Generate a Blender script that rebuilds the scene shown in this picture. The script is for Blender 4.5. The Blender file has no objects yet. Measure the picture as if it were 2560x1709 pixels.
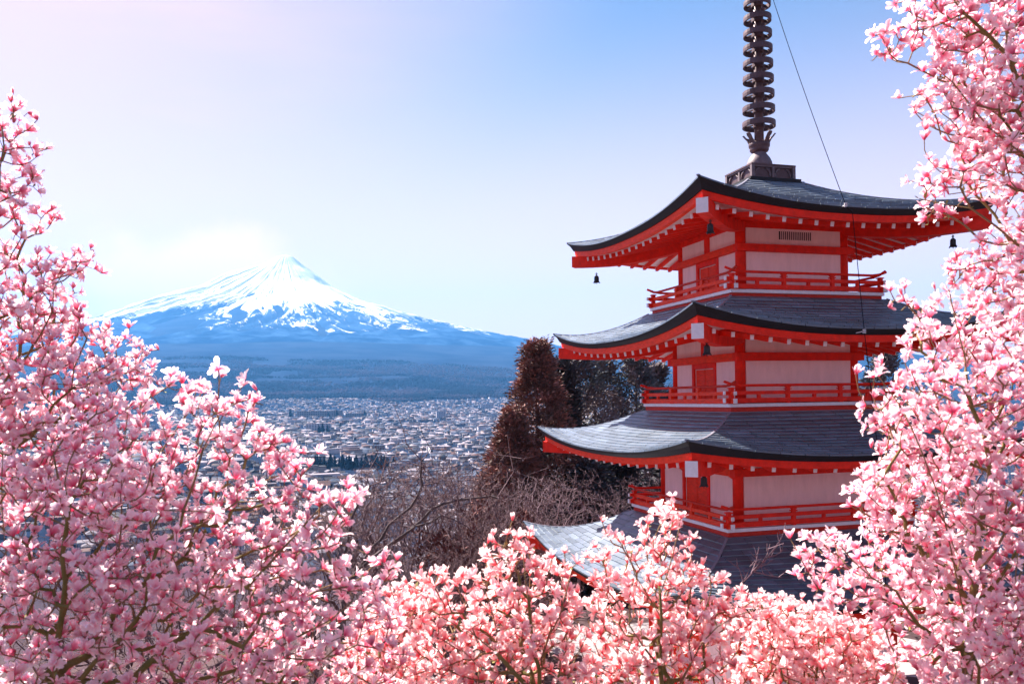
import bpy, math, random
import numpy as np
from mathutils import Matrix, Vector, Euler

C = bpy.context.scene
COL = C.collection
rng = np.random.RandomState(7)
random.seed(7)

# ------------------------------------------------------------------ camera
cam_d = bpy.data.cameras.new('camera')
cam = bpy.data.objects.new('camera', cam_d)
COL.objects.link(cam)
cam_d.sensor_width = 36.0
cam_d.lens = 29.79
cam_d.shift_y = 0.0554
cam_d.clip_start = 0.1
cam_d.clip_end = 80000.0
cam_d.dof.use_dof = True
cam_d.dof.focus_distance = 22.0
cam_d.dof.aperture_fstop = 3.2
ROLL = 0.0152
cr, sr = math.cos(ROLL), math.sin(ROLL)
cam.matrix_world = Matrix(((cr, sr, 0, 0), (0, 0, -1, 0), (-sr, cr, 0, 0), (0, 0, 0, 1)))
C.camera = cam

# ------------------------------------------------------------------ light
SUN_DIR = Vector((-1.87, 1.95, 2.90)).normalized()      # towards the sun
SUN_EL = math.asin(SUN_DIR.z)
SUN_ROT = math.atan2(SUN_DIR.x, SUN_DIR.y)
sun_d = bpy.data.lights.new('sun', 'SUN')
sun_d.energy = 5.0
sun_d.angle = math.radians(0.5)
sun_d.color = (1.0, 0.93, 0.86)
sun = bpy.data.objects.new('sun', sun_d)
COL.objects.link(sun)
sun.rotation_euler = SUN_DIR.to_track_quat('Z', 'Y').to_euler()
sun.location = (-20, 20, 40)

world = bpy.data.worlds.new('World')
C.world = world
world.use_nodes = True
wn, wl = world.node_tree.nodes, world.node_tree.links
wn.clear()


def N(tree, typ, **kw):
    n = tree.nodes.new(typ)
    for k, v in kw.items():
        if k.startswith('i_'):
            key = k[2:]
            n.inputs[int(key) if key.isdigit() else key.replace('_', ' ')].default_value = v
        else:
            setattr(n, k, v)
    return n


def build_world():
    t = world.node_tree
    out = N(t, 'ShaderNodeOutputWorld')
    bg = N(t, 'ShaderNodeBackground')
    bg.inputs['Strength'].default_value = 0.05
    sky = N(t, 'ShaderNodeTexSky', sky_type='NISHITA', sun_disc=False, sun_elevation=SUN_EL, sun_rotation=SUN_ROT)
    sky.altitude = 900
    sky.air_density = 1.0
    sky.dust_density = 1.0
    sky.ozone_density = 1.6
    tc = N(t, 'ShaderNodeTexCoord')
    # a lilac-pink veil that thickens towards the sun
    dot = N(t, 'ShaderNodeVectorMath', operation='DOT_PRODUCT')
    dot.inputs[1].default_value = SUN_DIR
    wl.new(tc.outputs['Generated'], dot.inputs[0])
    rng_ = N(t, 'ShaderNodeMapRange', interpolation_type='SMOOTHSTEP')
    rng_.inputs[1].default_value = 0.67
    rng_.inputs[2].default_value = 0.98
    rng_.inputs[3].default_value = 0.0
    rng_.inputs[4].default_value = 1.0
    wl.new(dot.outputs['Value'], rng_.inputs[0])
    # pale band of thicker air along the horizon
    sepd = N(t, 'ShaderNodeSeparateXYZ')
    wl.new(tc.outputs['Generated'], sepd.inputs[0])
    hz = N(t, 'ShaderNodeMapRange', interpolation_type='SMOOTHERSTEP')
    hz.inputs[1].default_value = 0.52
    hz.inputs[2].default_value = 0.02
    hz.inputs[3].default_value = 0.0
    hz.inputs[4].default_value = 0.92
    wl.new(sepd.outputs['Z'], hz.inputs[0])
    hmix = N(t, 'ShaderNodeMixRGB')
    hmix.inputs['Color2'].default_value = HORIZON
    tint = N(t, 'ShaderNodeMixRGB', blend_type='MULTIPLY')
    tint.inputs['Fac'].default_value = 1.0
    tint.inputs['Color2'].default_value = SKYTINT
    wl.new(sky.outputs[0], tint.inputs['Color1'])
    wl.new(tint.outputs[0], hmix.inputs['Color1'])
    wl.new(hz.outputs[0], hmix.inputs['Fac'])
    # thin high cirrus
    mp = N(t, 'ShaderNodeMapping')
    mp.inputs['Scale'].default_value = (1.2, 1.2, 6.0)
    mp.inputs['Rotation'].default_value = (0.25, 0.0, 0.3)
    wl.new(tc.outputs['Generated'], mp.inputs['Vector'])
    nz = N(t, 'ShaderNodeTexNoise')
    nz.inputs['Scale'].default_value = 2.2
    nz.inputs['Detail'].default_value = 7
    nz.inputs['Roughness'].default_value = 0.55
    wl.new(mp.outputs[0], nz.inputs['Vector'])
    cz = N(t, 'ShaderNodeMapRange')
    cz.inputs[1].default_value = 0.42
    cz.inputs[2].default_value = 0.8
    cz.inputs[3].default_value = 0.0
    cz.inputs[4].default_value = 0.35
    wl.new(nz.outputs['Fac'], cz.inputs[0])
    veil = N(t, 'ShaderNodeMixRGB', blend_type='MIX')
    veil.inputs['Color2'].default_value = VEIL
    wl.new(hmix.outputs[0], veil.inputs['Color1'])
    mul = N(t, 'ShaderNodeMath', operation='MULTIPLY')
    mul.inputs[1].default_value = 0.8
    wl.new(rng_.outputs[0], mul.inputs[0])
    mulc = N(t, 'ShaderNodeMath', operation='MULTIPLY')
    wl.new(cz.outputs[0], mulc.inputs[0])
    wl.new(rng_.outputs[0], mulc.inputs[1])
    add = N(t, 'ShaderNodeMath', operation='ADD', use_clamp=True)
    wl.new(mul.outputs[0], add.inputs[0])
    wl.new(mulc.outputs[0], add.inputs[1])
    wl.new(add.outputs[0], veil.inputs['Fac'])
    # white bank of cloud behind the mountain's windward shoulder
    cd = N(t, 'ShaderNodeVectorMath', operation='SUBTRACT')
    cd.inputs[1].default_value = Vector((-0.345, 1.0, 0.145)).normalized()
    wl.new(tc.outputs['Generated'], cd.inputs[0])
    cs = N(t, 'ShaderNodeVectorMath', operation='MULTIPLY')
    cs.inputs[1].default_value = (1.0, 1.0, 2.3)
    wl.new(cd.outputs[0], cs.inputs[0])
    ln = N(t, 'ShaderNodeVectorMath', operation='LENGTH')
    wl.new(cs.outputs[0], ln.inputs[0])
    nz2 = N(t, 'ShaderNodeTexNoise')
    nz2.inputs['Scale'].default_value = 14
    nz2.inputs['Detail'].default_value = 8
    wl.new(tc.outputs['Generated'], nz2.inputs['Vector'])
    sc = N(t, 'ShaderNodeMath', operation='MULTIPLY_ADD')
    sc.inputs[1].default_value = 0.16
    wl.new(nz2.outputs['Fac'], sc.inputs[0])
    wl.new(ln.outputs['Value'], sc.inputs[2])
    cm = N(t, 'ShaderNodeMapRange', interpolation_type='SMOOTHSTEP')
    cm.inputs[1].default_value = 0.235
    cm.inputs[2].default_value = 0.15
    cm.inputs[3].default_value = 0.0
    cm.inputs[4].default_value = 0.85
    wl.new(sc.outputs[0], cm.inputs[0])
    cloud = N(t, 'ShaderNodeMixRGB')
    cloud.inputs['Color2'].default_value = CLOUD
    wl.new(veil.outputs[0], cloud.inputs['Color1'])
    wl.new(cm.outputs[0], cloud.inputs['Fac'])
    wl.new(cloud.outputs[0], bg.inputs['Color'])
    wl.new(bg.outputs[0], out.inputs['Surface'])


VEIL = (6.9, 3.9, 5.4, 1)
CLOUD = (7.9, 5.0, 4.3, 1)
HORIZON = (7.3, 4.45, 3.6, 1)
SKYTINT = (0.49, 0.555, 0.575, 1)
build_world()

C.view_settings.view_transform = 'Standard'
C.view_settings.look = 'None'
C.view_settings.exposure = 2.1
C.view_settings.gamma = 1.0
C.view_settings.use_curve_mapping = False
C.render.engine = 'CYCLES'
C.cycles.use_denoising = True
C.cycles.max_bounces = 10
C.cycles.diffuse_bounces = 8
C.cycles.glossy_bounces = 3
C.cycles.transmission_bounces = 4
C.cycles.transparent_max_bounces = 6
C.cycles.volume_bounces = 0
C.cycles.sample_clamp_indirect = 8
HAZE_DENSITY = 3.6e-5
HAZE_COLOR = (0.12, 0.43, 1.0, 1)


# ------------------------------------------------------------------ object helpers
def mesh_from(name, v, f, mats=(), mi=None, smooth=False, cols=None, uvs=None):
    """v: (n,3) array, f: list of tuples or an (m,k) int array."""
    me = bpy.data.meshes.new(name)
    v = np.asarray(v, dtype=np.float32).reshape(-1, 3)
    if isinstance(f, np.ndarray):
        m, k = f.shape
        me.vertices.add(len(v))
        me.vertices.foreach_set('co', v.ravel())
        me.loops.add(m * k)
        me.loops.foreach_set('vertex_index', f.astype(np.int32).ravel())
        me.polygons.add(m)
        me.polygons.foreach_set('loop_start', np.arange(0, m * k, k, dtype=np.int32))
        me.update(calc_edges=True)
    else:
        me.from_pydata([tuple(float(a) for a in p) for p in v], [], f)
        me.update()
    for m_ in mats:
        me.materials.append(m_)
    if mi is not None:
        me.polygons.foreach_set('material_index', np.asarray(mi, dtype=np.int32))
    if smooth:
        me.polygons.foreach_set('use_smooth', np.ones(len(me.polygons), dtype=bool))
    if cols is not None:
        a = me.color_attributes.new('Col', 'FLOAT_COLOR', 'POINT')
        a.data.foreach_set('color', np.asarray(cols, dtype=np.float32).ravel())
    if uvs is not None:
        l = me.uv_layers.new(name='UVMap')
        idx = np.empty(len(me.loops), dtype=np.int32)
        me.loops.foreach_get('vertex_index', idx)
        l.data.foreach_set('uv', np.asarray(uvs, dtype=np.float32)[idx].ravel())
    me.update()
    return me


def obj(name, me, parent=None, loc=(0, 0, 0)):
    o = bpy.data.objects.new(name, me)
    COL.objects.link(o)
    o.location = loc
    if parent is not None:
        o.parent = parent
    return o


def tag(o, label=None, cat=None, group=None, kind=None):
    if label:
        o['label'] = label
    if cat:
        o['category'] = cat
    if group:
        o['group'] = group
    if kind:
        o['kind'] = kind
    return o


def thing(name, label, cat, loc, rz=0.0, group=None):
    o = bpy.data.objects.new(name, None)
    COL.objects.link(o)
    o.location = loc
    o.rotation_euler = (0, 0, rz)
    o.empty_display_size = 0.3
    return tag(o, label, cat, group)


class MB:
    """collects simple solids into one mesh"""
    def __init__(s):
        s.v, s.f, s.mi = [], [], []

    def add(s, v, f, mi=0):
        b = len(s.v)
        s.v += [tuple(p) for p in v]
        s.f += [tuple(i + b for i in q) for q in f]
        s.mi += [mi] * len(f) if isinstance(mi, int) else list(mi)

    def box(s, x0, x1, y0, y1, z0, z1, mi=0):
        v = [(x, y, z) for z in (z0, z1) for y in (y0, y1) for x in (x0, x1)]
        s.add(v, [(0, 2, 3, 1), (4, 5, 7, 6), (0, 1, 5, 4), (1, 3, 7, 5), (3, 2, 6, 7), (2, 0, 4, 6)], mi)

    def beam(s, path, w, h, up=(0, 0, 1), mi=0, cap=None, wend=None, hend=None):
        """rectangular section swept along a path; z of the path is the section's middle"""
        n = len(path)
        P = [Vector(p) for p in path]
        v = []
        for i, p in enumerate(P):
            d = (P[min(i + 1, n - 1)] - P[max(i - 1, 0)]).normalized()
            side = d.cross(Vector(up)).normalized()
            u = side.cross(d)
            k = i / (n - 1)
            ww = w + ((wend - w) * k if wend else 0)
            hh = h + ((hend - h) * k if hend else 0)
            for a, b in ((-1, -1), (1, -1), (1, 1), (-1, 1)):
                v.append(p + side * (a * ww / 2) + u * (b * hh / 2))
        f, m = [], []
        for i in range(n - 1):
            a, b = 4 * i, 4 * i + 4
            mm = cap if (cap is not None and i == n - 2) else mi
            for q in range(4):
                r = (q + 1) % 4
                f.append((a + q, a + r, b + r, b + q))
                m.append(mm)
        f.append((3, 2, 1, 0))
        m.append(mi)
        e = 4 * (n - 1)
        f.append((e, e + 1, e + 2, e + 3))
        m.append(cap if cap is not None else mi)
        s.add(v, f, m)

    def tube(s, path, r, n=6, mi=0, r1=None):
        P = [Vector(p) for p in path]
        v, f = [], []
        for i, p in enumerate(P):
            d = (P[min(i + 1, len(P) - 1)] - P[max(i - 1, 0)]).normalized()
            ref = Vector((0, 0, 1)) if abs(d.z) < 0.9 else Vector((1, 0, 0))
            a = d.cross(ref).normalized()
            b = d.cross(a)
            rr = r if r1 is None else r + (r1 - r) * i / (len(P) - 1)
            for k in range(n):
                t = 2 * math.pi * k / n
                v.append(p + a * (rr * math.cos(t)) + b * (rr * math.sin(t)))
        for i in range(len(P) - 1):
            for k in range(n):
                k2 = (k + 1) % n
                f.append((i * n + k, i * n + k2, i * n + n + k2, i * n + n + k))
        f.append(tuple(range(n))[::-1])
        f.append(tuple(range((len(P) - 1) * n, len(P) * n)))
        s.add(v, f, mi)

    def lathe(s, prof, n=16, c=(0, 0), mi=0):
        v, f = [], []
        for r, z in prof:
            for k in range(n):
                t = 2 * math.pi * k / n
                v.append((c[0] + r * math.cos(t), c[1] + r * math.sin(t), z))
        for i in range(len(prof) - 1):
            for k in range(n):
                k2 = (k + 1) % n
                f.append((i * n + k, i * n + k2, i * n + n + k2, i * n + n + k))
        s.add(v, f, mi)

    def build(s, name, mats, parent=None, smooth=False, off=(0, 0, 0), bevel=0):
        v = np.array(s.v, dtype=np.float64) - np.array(off)
        me = mesh_from(name, v, s.f, mats, s.mi, smooth)
        o = obj(name, me, parent)
        if bevel:
            b = o.modifiers.new('bevel', 'BEVEL')
            b.width = bevel
            b.segments = 2
            b.limit_method = 'ANGLE'
        return o


# ------------------------------------------------------------------ materials
def mat(name, col, rough=0.6, spec=0.5, metal=0.0, noise=0.0, nscale=6.0, bump=0.0, bscale=30.0,
        stretch=(1, 1, 1), attr=False, objrand=0.0, dark=None):
    m = bpy.data.materials.new(name)
    m.use_nodes = True
    t = m.node_tree
    p = t.nodes['Principled BSDF']
    p.inputs['Roughness'].default_value = rough
    p.inputs['Metallic'].default_value = metal
    p.inputs['Specular IOR Level'].default_value = spec
    c4 = (*col, 1)
    p.inputs['Base Color'].default_value = c4
    last = None
    tc = N(t, 'ShaderNodeTexCoord')
    mp = N(t, 'ShaderNodeMapping')
    mp.inputs['Scale'].default_value = stretch
    t.links.new(tc.outputs['Object'], mp.inputs[0])
    if noise or dark:
        nz = N(t, 'ShaderNodeTexNoise')
        nz.inputs['Scale'].default_value = nscale
        nz.inputs['Detail'].default_value = 6
        nz.inputs['Roughness'].default_value = 0.65
        t.links.new(mp.outputs[0], nz.inputs['Vector'])
        r = N(t, 'ShaderNodeMapRange')
        r.inputs[1].default_value = 0.3
        r.inputs[2].default_value = 0.7
        t.links.new(nz.outputs['Fac'], r.inputs[0])
        mx = N(t, 'ShaderNodeMixRGB')
        k = 1 - noise
        mx.inputs['Color1'].default_value = (*(dark if dark else [a * k for a in col]), 1)
        mx.inputs['Color2'].default_value = (*[min(1, a * (1 + noise * 0.6)) for a in col], 1)
        t.links.new(r.outputs[0], mx.inputs['Fac'])
        last = mx.outputs[0]
    if attr:
        at = N(t, 'ShaderNodeAttribute', attribute_name='Col')
        mu = N(t, 'ShaderNodeMixRGB', blend_type='MULTIPLY')
        mu.inputs['Fac'].default_value = 1
        if last is not None:
            t.links.new(last, mu.inputs['Color1'])
        else:
            mu.inputs['Color1'].default_value = c4
        t.links.new(at.outputs['Color'], mu.inputs['Color2'])
        last = mu.outputs[0]
    if objrand:
        oi = N(t, 'ShaderNodeObjectInfo')
        r = N(t, 'ShaderNodeMapRange')
        r.inputs[3].default_value = 1 - objrand
        r.inputs[4].default_value = 1 + objrand
        t.links.new(oi.outputs['Random'], r.inputs[0])
        mu = N(t, 'ShaderNodeVectorMath', operation='SCALE')
        if last is not None:
            t.links.new(last, mu.inputs[0])
        else:
            mu.inputs[0].default_value = col
        t.links.new(r.outputs[0], mu.inputs['Scale'])
        last = mu.outputs[0]
    if last is not None:
        t.links.new(last, p.inputs['Base Color'])
    if bump:
        bz = N(t, 'ShaderNodeTexNoise')
        bz.inputs['Scale'].default_value = bscale
        bz.inputs['Detail'].default_value = 5
        t.links.new(mp.outputs[0], bz.inputs['Vector'])
        bp = N(t, 'ShaderNodeBump')
        bp.inputs['Strength'].default_value = bump
        bp.inputs['Distance'].default_value = 0.02
        t.links.new(bz.outputs['Fac'], bp.inputs['Height'])
        t.links.new(bp.outputs[0], p.inputs['Normal'])
    return m


M = {}
M['red'] = mat('vermilion_paint', (0.86, 0.027, 0.012), 0.62, 0.2, noise=0.24, nscale=5.0, bump=0.08, bscale=60)
M['red_sunlit_and_door'] = mat('sunlit_side_and_door_vermilion', (0.88, 0.050, 0.014), 0.6, 0.2, noise=0.25, nscale=5.0, stretch=(1, 1, 4))  # brighter red: sunlight painted into left-face timber; also used for door leaves
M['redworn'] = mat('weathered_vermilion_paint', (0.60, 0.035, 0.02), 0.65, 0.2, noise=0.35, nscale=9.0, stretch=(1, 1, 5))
M['white'] = mat('white_paint', (0.80, 0.74, 0.76), 0.55, 0.4, noise=0.10, nscale=8)
M['plaster'] = mat('lime_plaster', (0.93, 0.71, 0.70), 0.85, 0.15, noise=0.10, nscale=2.6, stretch=(2.2, 2.2, 0.5), bump=0.05, bscale=80)
M['soffit'] = mat('soffit_boards', (0.86, 0.71, 0.69), 0.8, 0.2, noise=0.08, nscale=3)
M['slate'] = mat('roof_slate', (0.108, 0.138, 0.178), 0.44, 0.8, metal=0.2, noise=0.28, nscale=2.2, attr=True, bump=0.06, bscale=25)
M['roofdark'] = mat('roof_edge_copper', (0.014, 0.013, 0.017), 0.6, 0.3, noise=0.3, nscale=5)
M['flash'] = mat('lead_flashing', (0.20, 0.19, 0.23), 0.45, 0.6, noise=0.2, nscale=4)
M['bronze'] = mat('spire_bronze', (0.10, 0.055, 0.06), 0.5, 0.5, metal=0.35, noise=0.35, nscale=5)
M['bronzepale'] = mat('spire_bronze_pale', (0.17, 0.12, 0.13), 0.6, 0.4, metal=0.1, noise=0.3, nscale=9)
M['black'] = mat('black_iron', (0.012, 0.012, 0.014), 0.5, 0.5, noise=0.3, nscale=20)
M['cable'] = mat('steel_cable', (0.012, 0.012, 0.015), 0.9, 0.0)
M['insul'] = mat('insulator_porcelain', (0.7, 0.68, 0.7), 0.3, 0.5)


def petal_material(name, sss=0.64):
    m = bpy.data.materials.new(name)
    m.use_nodes = True
    t = m.node_tree
    t.nodes.clear()
    out = N(t, 'ShaderNodeOutputMaterial')
    at = N(t, 'ShaderNodeAttribute', attribute_name='Col')
    geo = N(t, 'ShaderNodeNewGeometry')
    # the inner face of each petal is paler than the outer face
    mx = N(t, 'ShaderNodeMixRGB')
    mx.inputs['Color2'].default_value = (0.98, 0.88, 0.88, 1)
    sc = N(t, 'ShaderNodeMath', operation='MULTIPLY')
    sc.inputs[1].default_value = 0.6
    t.links.new(geo.outputs['Backfacing'], sc.inputs[0])  # inner side
    t.links.new(sc.outputs[0], mx.inputs['Fac'])
    t.links.new(at.outputs['Color'], mx.inputs['Color1'])
    df = N(t, 'ShaderNodeBsdfPrincipled')
    df.inputs['Roughness'].default_value = 0.55
    df.inputs['Specular IOR Level'].default_value = 0.25
    tr = N(t, 'ShaderNodeBsdfTranslucent')
    t.links.new(mx.outputs[0], df.inputs['Base Color'])
    # light that passes through a petal comes out pinker
    tm = N(t, 'ShaderNodeMixRGB', blend_type='MULTIPLY')
    tm.inputs['Fac'].default_value = 1.0
    tm.inputs['Color2'].default_value = (1.0, 0.87, 0.91, 1)
    t.links.new(mx.outputs[0], tm.inputs['Color1'])
    t.links.new(tm.outputs[0], tr.inputs['Color'])
    ms = N(t, 'ShaderNodeMixShader')
    ms.inputs[0].default_value = sss
    t.links.new(df.outputs[0], ms.inputs[1])
    t.links.new(tr.outputs[0], ms.inputs[2])
    t.links.new(ms.outputs[0], out.inputs['Surface'])
    return m


M['petal'] = petal_material('magnolia_petal')
M['bark'] = mat('magnolia_bark', (0.21, 0.155, 0.06), 0.85, 0.2, noise=0.35, nscale=9, bump=0.5, bscale=40, dark=(0.12, 0.12, 0.03))
M['twig'] = mat('magnolia_twig', (0.24, 0.12, 0.08), 0.8, 0.2, noise=0.3, nscale=20, dark=(0.18, 0.15, 0.05))
M['bare'] = mat('bare_tree_bark', (0.125, 0.075, 0.085), 0.85, 0.2, noise=0.4, nscale=3, bump=0.4, bscale=25)
M['barepale'] = mat('pale_bare_tree_bark', (0.20, 0.13, 0.148), 0.85, 0.2, noise=0.35, nscale=3)
M['cedar'] = mat('cedar_foliage_bronze', (0.27, 0.115, 0.092), 0.75, 0.25, noise=0.45, nscale=0.9, attr=True)
M['conifer'] = mat('conifer_foliage_dark', (0.075, 0.062, 0.066), 0.75, 0.25, noise=0.4, nscale=0.8, attr=True)
M['pine'] = mat('pine_needles', (0.18, 0.138, 0.14), 0.75, 0.25, noise=0.4, nscale=0.8, attr=True)
M['trunk'] = mat('conifer_bark', (0.12, 0.075, 0.065), 0.9, 0.2, noise=0.4, nscale=4, bump=0.4, bscale=15)
M['shrub'] = mat('russet_shrub_leaf', (0.12, 0.045, 0.042), 0.8, 0.2, noise=0.4, nscale=2, attr=True)
M['brush'] = mat('dry_brushwood', (0.12, 0.075, 0.08), 0.9, 0.1, noise=0.45, nscale=1.1)


# ------------------------------------------------------------------ terrain
FUJI = np.array([-4233.0, 16000.0])
FR = [0, 130, 230, 370, 864, 1440, 2345, 3498, 4320, 5226, 7000, 9000, 11000, 12500, 14000, 15000, 15800, 40000]
FZ = [2773, 2740, 2660, 2540, 2170, 1860, 1560, 1255, 1085, 890, 590, 305, 60, -48, -84, -104, -114, -120]


def vnoise(x, y, seed=0):
    """smooth value noise on a unit lattice"""
    xi, yi = np.floor(x).astype(np.int64), np.floor(y).astype(np.int64)
    xf, yf = x - xi, y - yi
    xf, yf = xf * xf * (3 - 2 * xf), yf * yf * (3 - 2 * yf)

    def h(a, b):
        n = (a * 374761393 + b * 668265263 + seed * 982451653) & 0x7fffffff
        n = ((n ^ (n >> 13)) * 1274126177) & 0x7fffffff
        return ((n ^ (n >> 16)) & 0xffff) / 65535.0
    return (h(xi, yi) * (1 - xf) + h(xi + 1, yi) * xf) * (1 - yf) + (h(xi, yi + 1) * (1 - xf) + h(xi + 1, yi + 1) * xf) * yf


def fbm(x, y, seed=0, o=4):
    s, a, k = 0, 0.5, 1.0
    for i in range(o):
        s = s + a * vnoise(x * k, y * k, seed + i)
        a *= 0.5
        k *= 2.03
    return s


def ground_z(x, y):
    x, y = np.asarray(x, float), np.asarray(y, float)
    r = np.hypot(x - FUJI[0], y - FUJI[1])
    base = np.interp(r, FR, FZ)
    dist = np.hypot(x, y)
    base = base + (fbm(x / 900, y / 900, 3) - 0.47) * np.clip((dist - 3500) / 3000, 0, 1) * 55
    slope = np.where(y > 0, -3.6 - 0.25 * y, -3.6 - 0.02 * y)
    slope = slope - 0.10 * np.maximum(-x - 3, 0) * np.clip(y / 20, 0, 1)
    slope = np.maximum(slope, -400)
    flat = -9.1
    px, py = x - 7.07, y - 24.03
    pr = np.hypot(px, py)
    k = np.clip(1 - (pr - 13) / 6, 0, 1)
    k = k * k * (3 - 2 * k)
    slope = slope * (1 - k) + flat * k
    slope = slope + (fbm(x / 6, y / 6, 11) - 0.47) * 0.8 * np.clip((dist - 8) / 30, 0, 1)
    near = np.exp(-np.maximum(dist - 300, 0) / 200)
    z = np.logaddexp(slope / 6, base / 6) * 6
    z = np.where(dist > 700, np.maximum(base, -1e9), z)
    return z


def gz(x, y):
    return float(ground_z(np.array([x]), np.array([y]))[0])


def grid_mesh(name, X, Y, Z, mats, uv=None, smooth=True):
    n, m = X.shape
    v = np.stack([X, Y, Z], -1).reshape(-1, 3)
    i = np.arange(n * m).reshape(n, m)
    f = np.stack([i[:-1, :-1], i[:-1, 1:], i[1:, 1:], i[1:, :-1]], -1).reshape(-1, 4)
    return mesh_from(name, v, f, mats, None, smooth, None, None if uv is None else uv.reshape(-1, 2))


def ground_material():
    m = bpy.data.materials.new('valley_ground')
    m.use_nodes = True
    t = m.node_tree
    p = t.nodes['Principled BSDF']
    p.inputs['Roughness'].default_value = 1.0
    p.inputs['Specular IOR Level'].default_value = 0.0
    tc = N(t, 'ShaderNodeTexCoord')
    sep = N(t, 'ShaderNodeSeparateXYZ')
    t.links.new(tc.outputs['Object'], sep.inputs[0])
    n1 = N(t, 'ShaderNodeTexNoise')
    n1.inputs['Scale'].default_value = 0.9
    n1.inputs['Detail'].default_value = 8
    t.links.new(tc.outputs['Object'], n1.inputs['Vector'])
    n2 = N(t, 'ShaderNodeTexNoise')
    n2.inputs['Scale'].default_value = 0.0022
    n2.inputs['Detail'].default_value = 9
    n2.inputs['Roughness'].default_value = 0.62
    t.links.new(tc.outputs['Object'], n2.inputs['Vector'])
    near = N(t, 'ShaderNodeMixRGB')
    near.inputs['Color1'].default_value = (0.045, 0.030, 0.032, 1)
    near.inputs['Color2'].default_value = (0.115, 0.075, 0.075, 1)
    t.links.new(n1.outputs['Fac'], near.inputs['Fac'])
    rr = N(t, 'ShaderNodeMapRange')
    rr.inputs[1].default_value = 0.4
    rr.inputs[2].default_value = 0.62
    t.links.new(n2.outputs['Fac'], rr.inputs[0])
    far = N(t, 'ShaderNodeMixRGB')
    far.inputs['Color1'].default_value = (0.009, 0.016, 0.036, 1)  # far ground tinted blue, distance haze put into its colour
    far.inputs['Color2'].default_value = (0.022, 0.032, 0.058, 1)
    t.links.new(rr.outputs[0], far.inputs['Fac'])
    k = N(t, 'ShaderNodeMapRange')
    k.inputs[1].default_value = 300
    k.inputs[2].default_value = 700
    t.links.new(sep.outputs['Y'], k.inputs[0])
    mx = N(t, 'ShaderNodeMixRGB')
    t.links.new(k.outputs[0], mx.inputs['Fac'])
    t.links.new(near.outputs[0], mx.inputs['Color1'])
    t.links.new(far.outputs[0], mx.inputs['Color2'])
    t.links.new(mx.outputs[0], p.inputs['Base Color'])
    return m


def fuji_material():
    m = bpy.data.materials.new('snowy_volcano')
    m.use_nodes = True
    t = m.node_tree
    L = t.links.new
    p = t.nodes['Principled BSDF']
    p.inputs['Roughness'].default_value = 1.0
    p.inputs['Specular IOR Level'].default_value = 0.0
    tc = N(t, 'ShaderNodeTexCoord')
    sep = N(t, 'ShaderNodeSeparateXYZ')
    L(tc.outputs['Object'], sep.inputs[0])
    # streaks run down the slope: UV is (bearing, radius)
    def streak(sx, sy, detail, rough=0.6):
        mp = N(t, 'ShaderNodeMapping')
        mp.inputs['Scale'].default_value = (sx, sy, 1)
        L(tc.outputs['UV'], mp.inputs[0])
        n = N(t, 'ShaderNodeTexNoise')
        n.inputs['Scale'].default_value = 1
        n.inputs['Detail'].default_value = detail
        n.inputs['Roughness'].default_value = rough
        L(mp.outputs[0], n.inputs['Vector'])
        return n
    a = streak(11, 2.2, 3)
    b = streak(70, 9, 7, 0.75)
    c = streak(260, 40, 7, 0.8)
    def madd(x, k, y):
        n = N(t, 'ShaderNodeMath', operation='MULTIPLY_ADD')
        L(x, n.inputs[0])
        n.inputs[1].default_value = k
        if y is None:
            n.inputs[2].default_value = 0
        else:
            L(y, n.inputs[2])
        return n.outputs[0]
    h = madd(a.outputs['Fac'], 1900, sep.outputs['Z'])
    h = madd(b.outputs['Fac'], 1100, h)
    h = madd(c.outputs['Fac'], 900, h)
    d = streak(150, 5, 8, 0.78)
    h = madd(d.outputs['Fac'], 1500, h)
    snow = N(t, 'ShaderNodeMapRange', interpolation_type='SMOOTHSTEP')
    snow.inputs[1].default_value = 1480 + 2600
    snow.inputs[2].default_value = 1480 + 2760
    L(h, snow.inputs[0])
    rock_haze = N(t, 'ShaderNodeMixRGB')
    rock_haze.inputs['Color1'].default_value = (0.012, 0.030, 0.070, 1)  # bluish rock: aerial haze painted into the base colour
    rock_haze.inputs['Color2'].default_value = (0.055, 0.09, 0.15, 1)
    L(b.outputs['Fac'], rock_haze.inputs['Fac'])
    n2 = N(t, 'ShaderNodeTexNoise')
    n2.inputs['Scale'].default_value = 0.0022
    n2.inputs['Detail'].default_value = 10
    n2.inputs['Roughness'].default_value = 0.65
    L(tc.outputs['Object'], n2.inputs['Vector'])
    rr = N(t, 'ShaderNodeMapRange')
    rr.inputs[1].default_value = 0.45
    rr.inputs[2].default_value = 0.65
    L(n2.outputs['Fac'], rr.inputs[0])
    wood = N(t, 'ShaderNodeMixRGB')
    wood.inputs['Color1'].default_value = (0.004, 0.016, 0.050, 1)  # wooded flank, its blue likewise haze mixed into the colour
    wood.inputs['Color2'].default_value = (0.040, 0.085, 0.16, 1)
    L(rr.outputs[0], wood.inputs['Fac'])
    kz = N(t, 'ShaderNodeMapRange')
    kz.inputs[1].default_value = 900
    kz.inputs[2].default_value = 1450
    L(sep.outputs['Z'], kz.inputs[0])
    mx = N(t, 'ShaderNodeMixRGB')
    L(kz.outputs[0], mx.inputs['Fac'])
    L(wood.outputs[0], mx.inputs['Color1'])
    L(rock_haze.outputs[0], mx.inputs['Color2'])
    fin = N(t, 'ShaderNodeMixRGB')
    fin.inputs['Color2'].default_value = (0.90, 0.88, 0.90, 1)
    L(snow.outputs[0], fin.inputs['Fac'])
    L(mx.outputs[0], fin.inputs['Color1'])
    L(fin.outputs[0], p.inputs['Base Color'])
    return m


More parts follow.
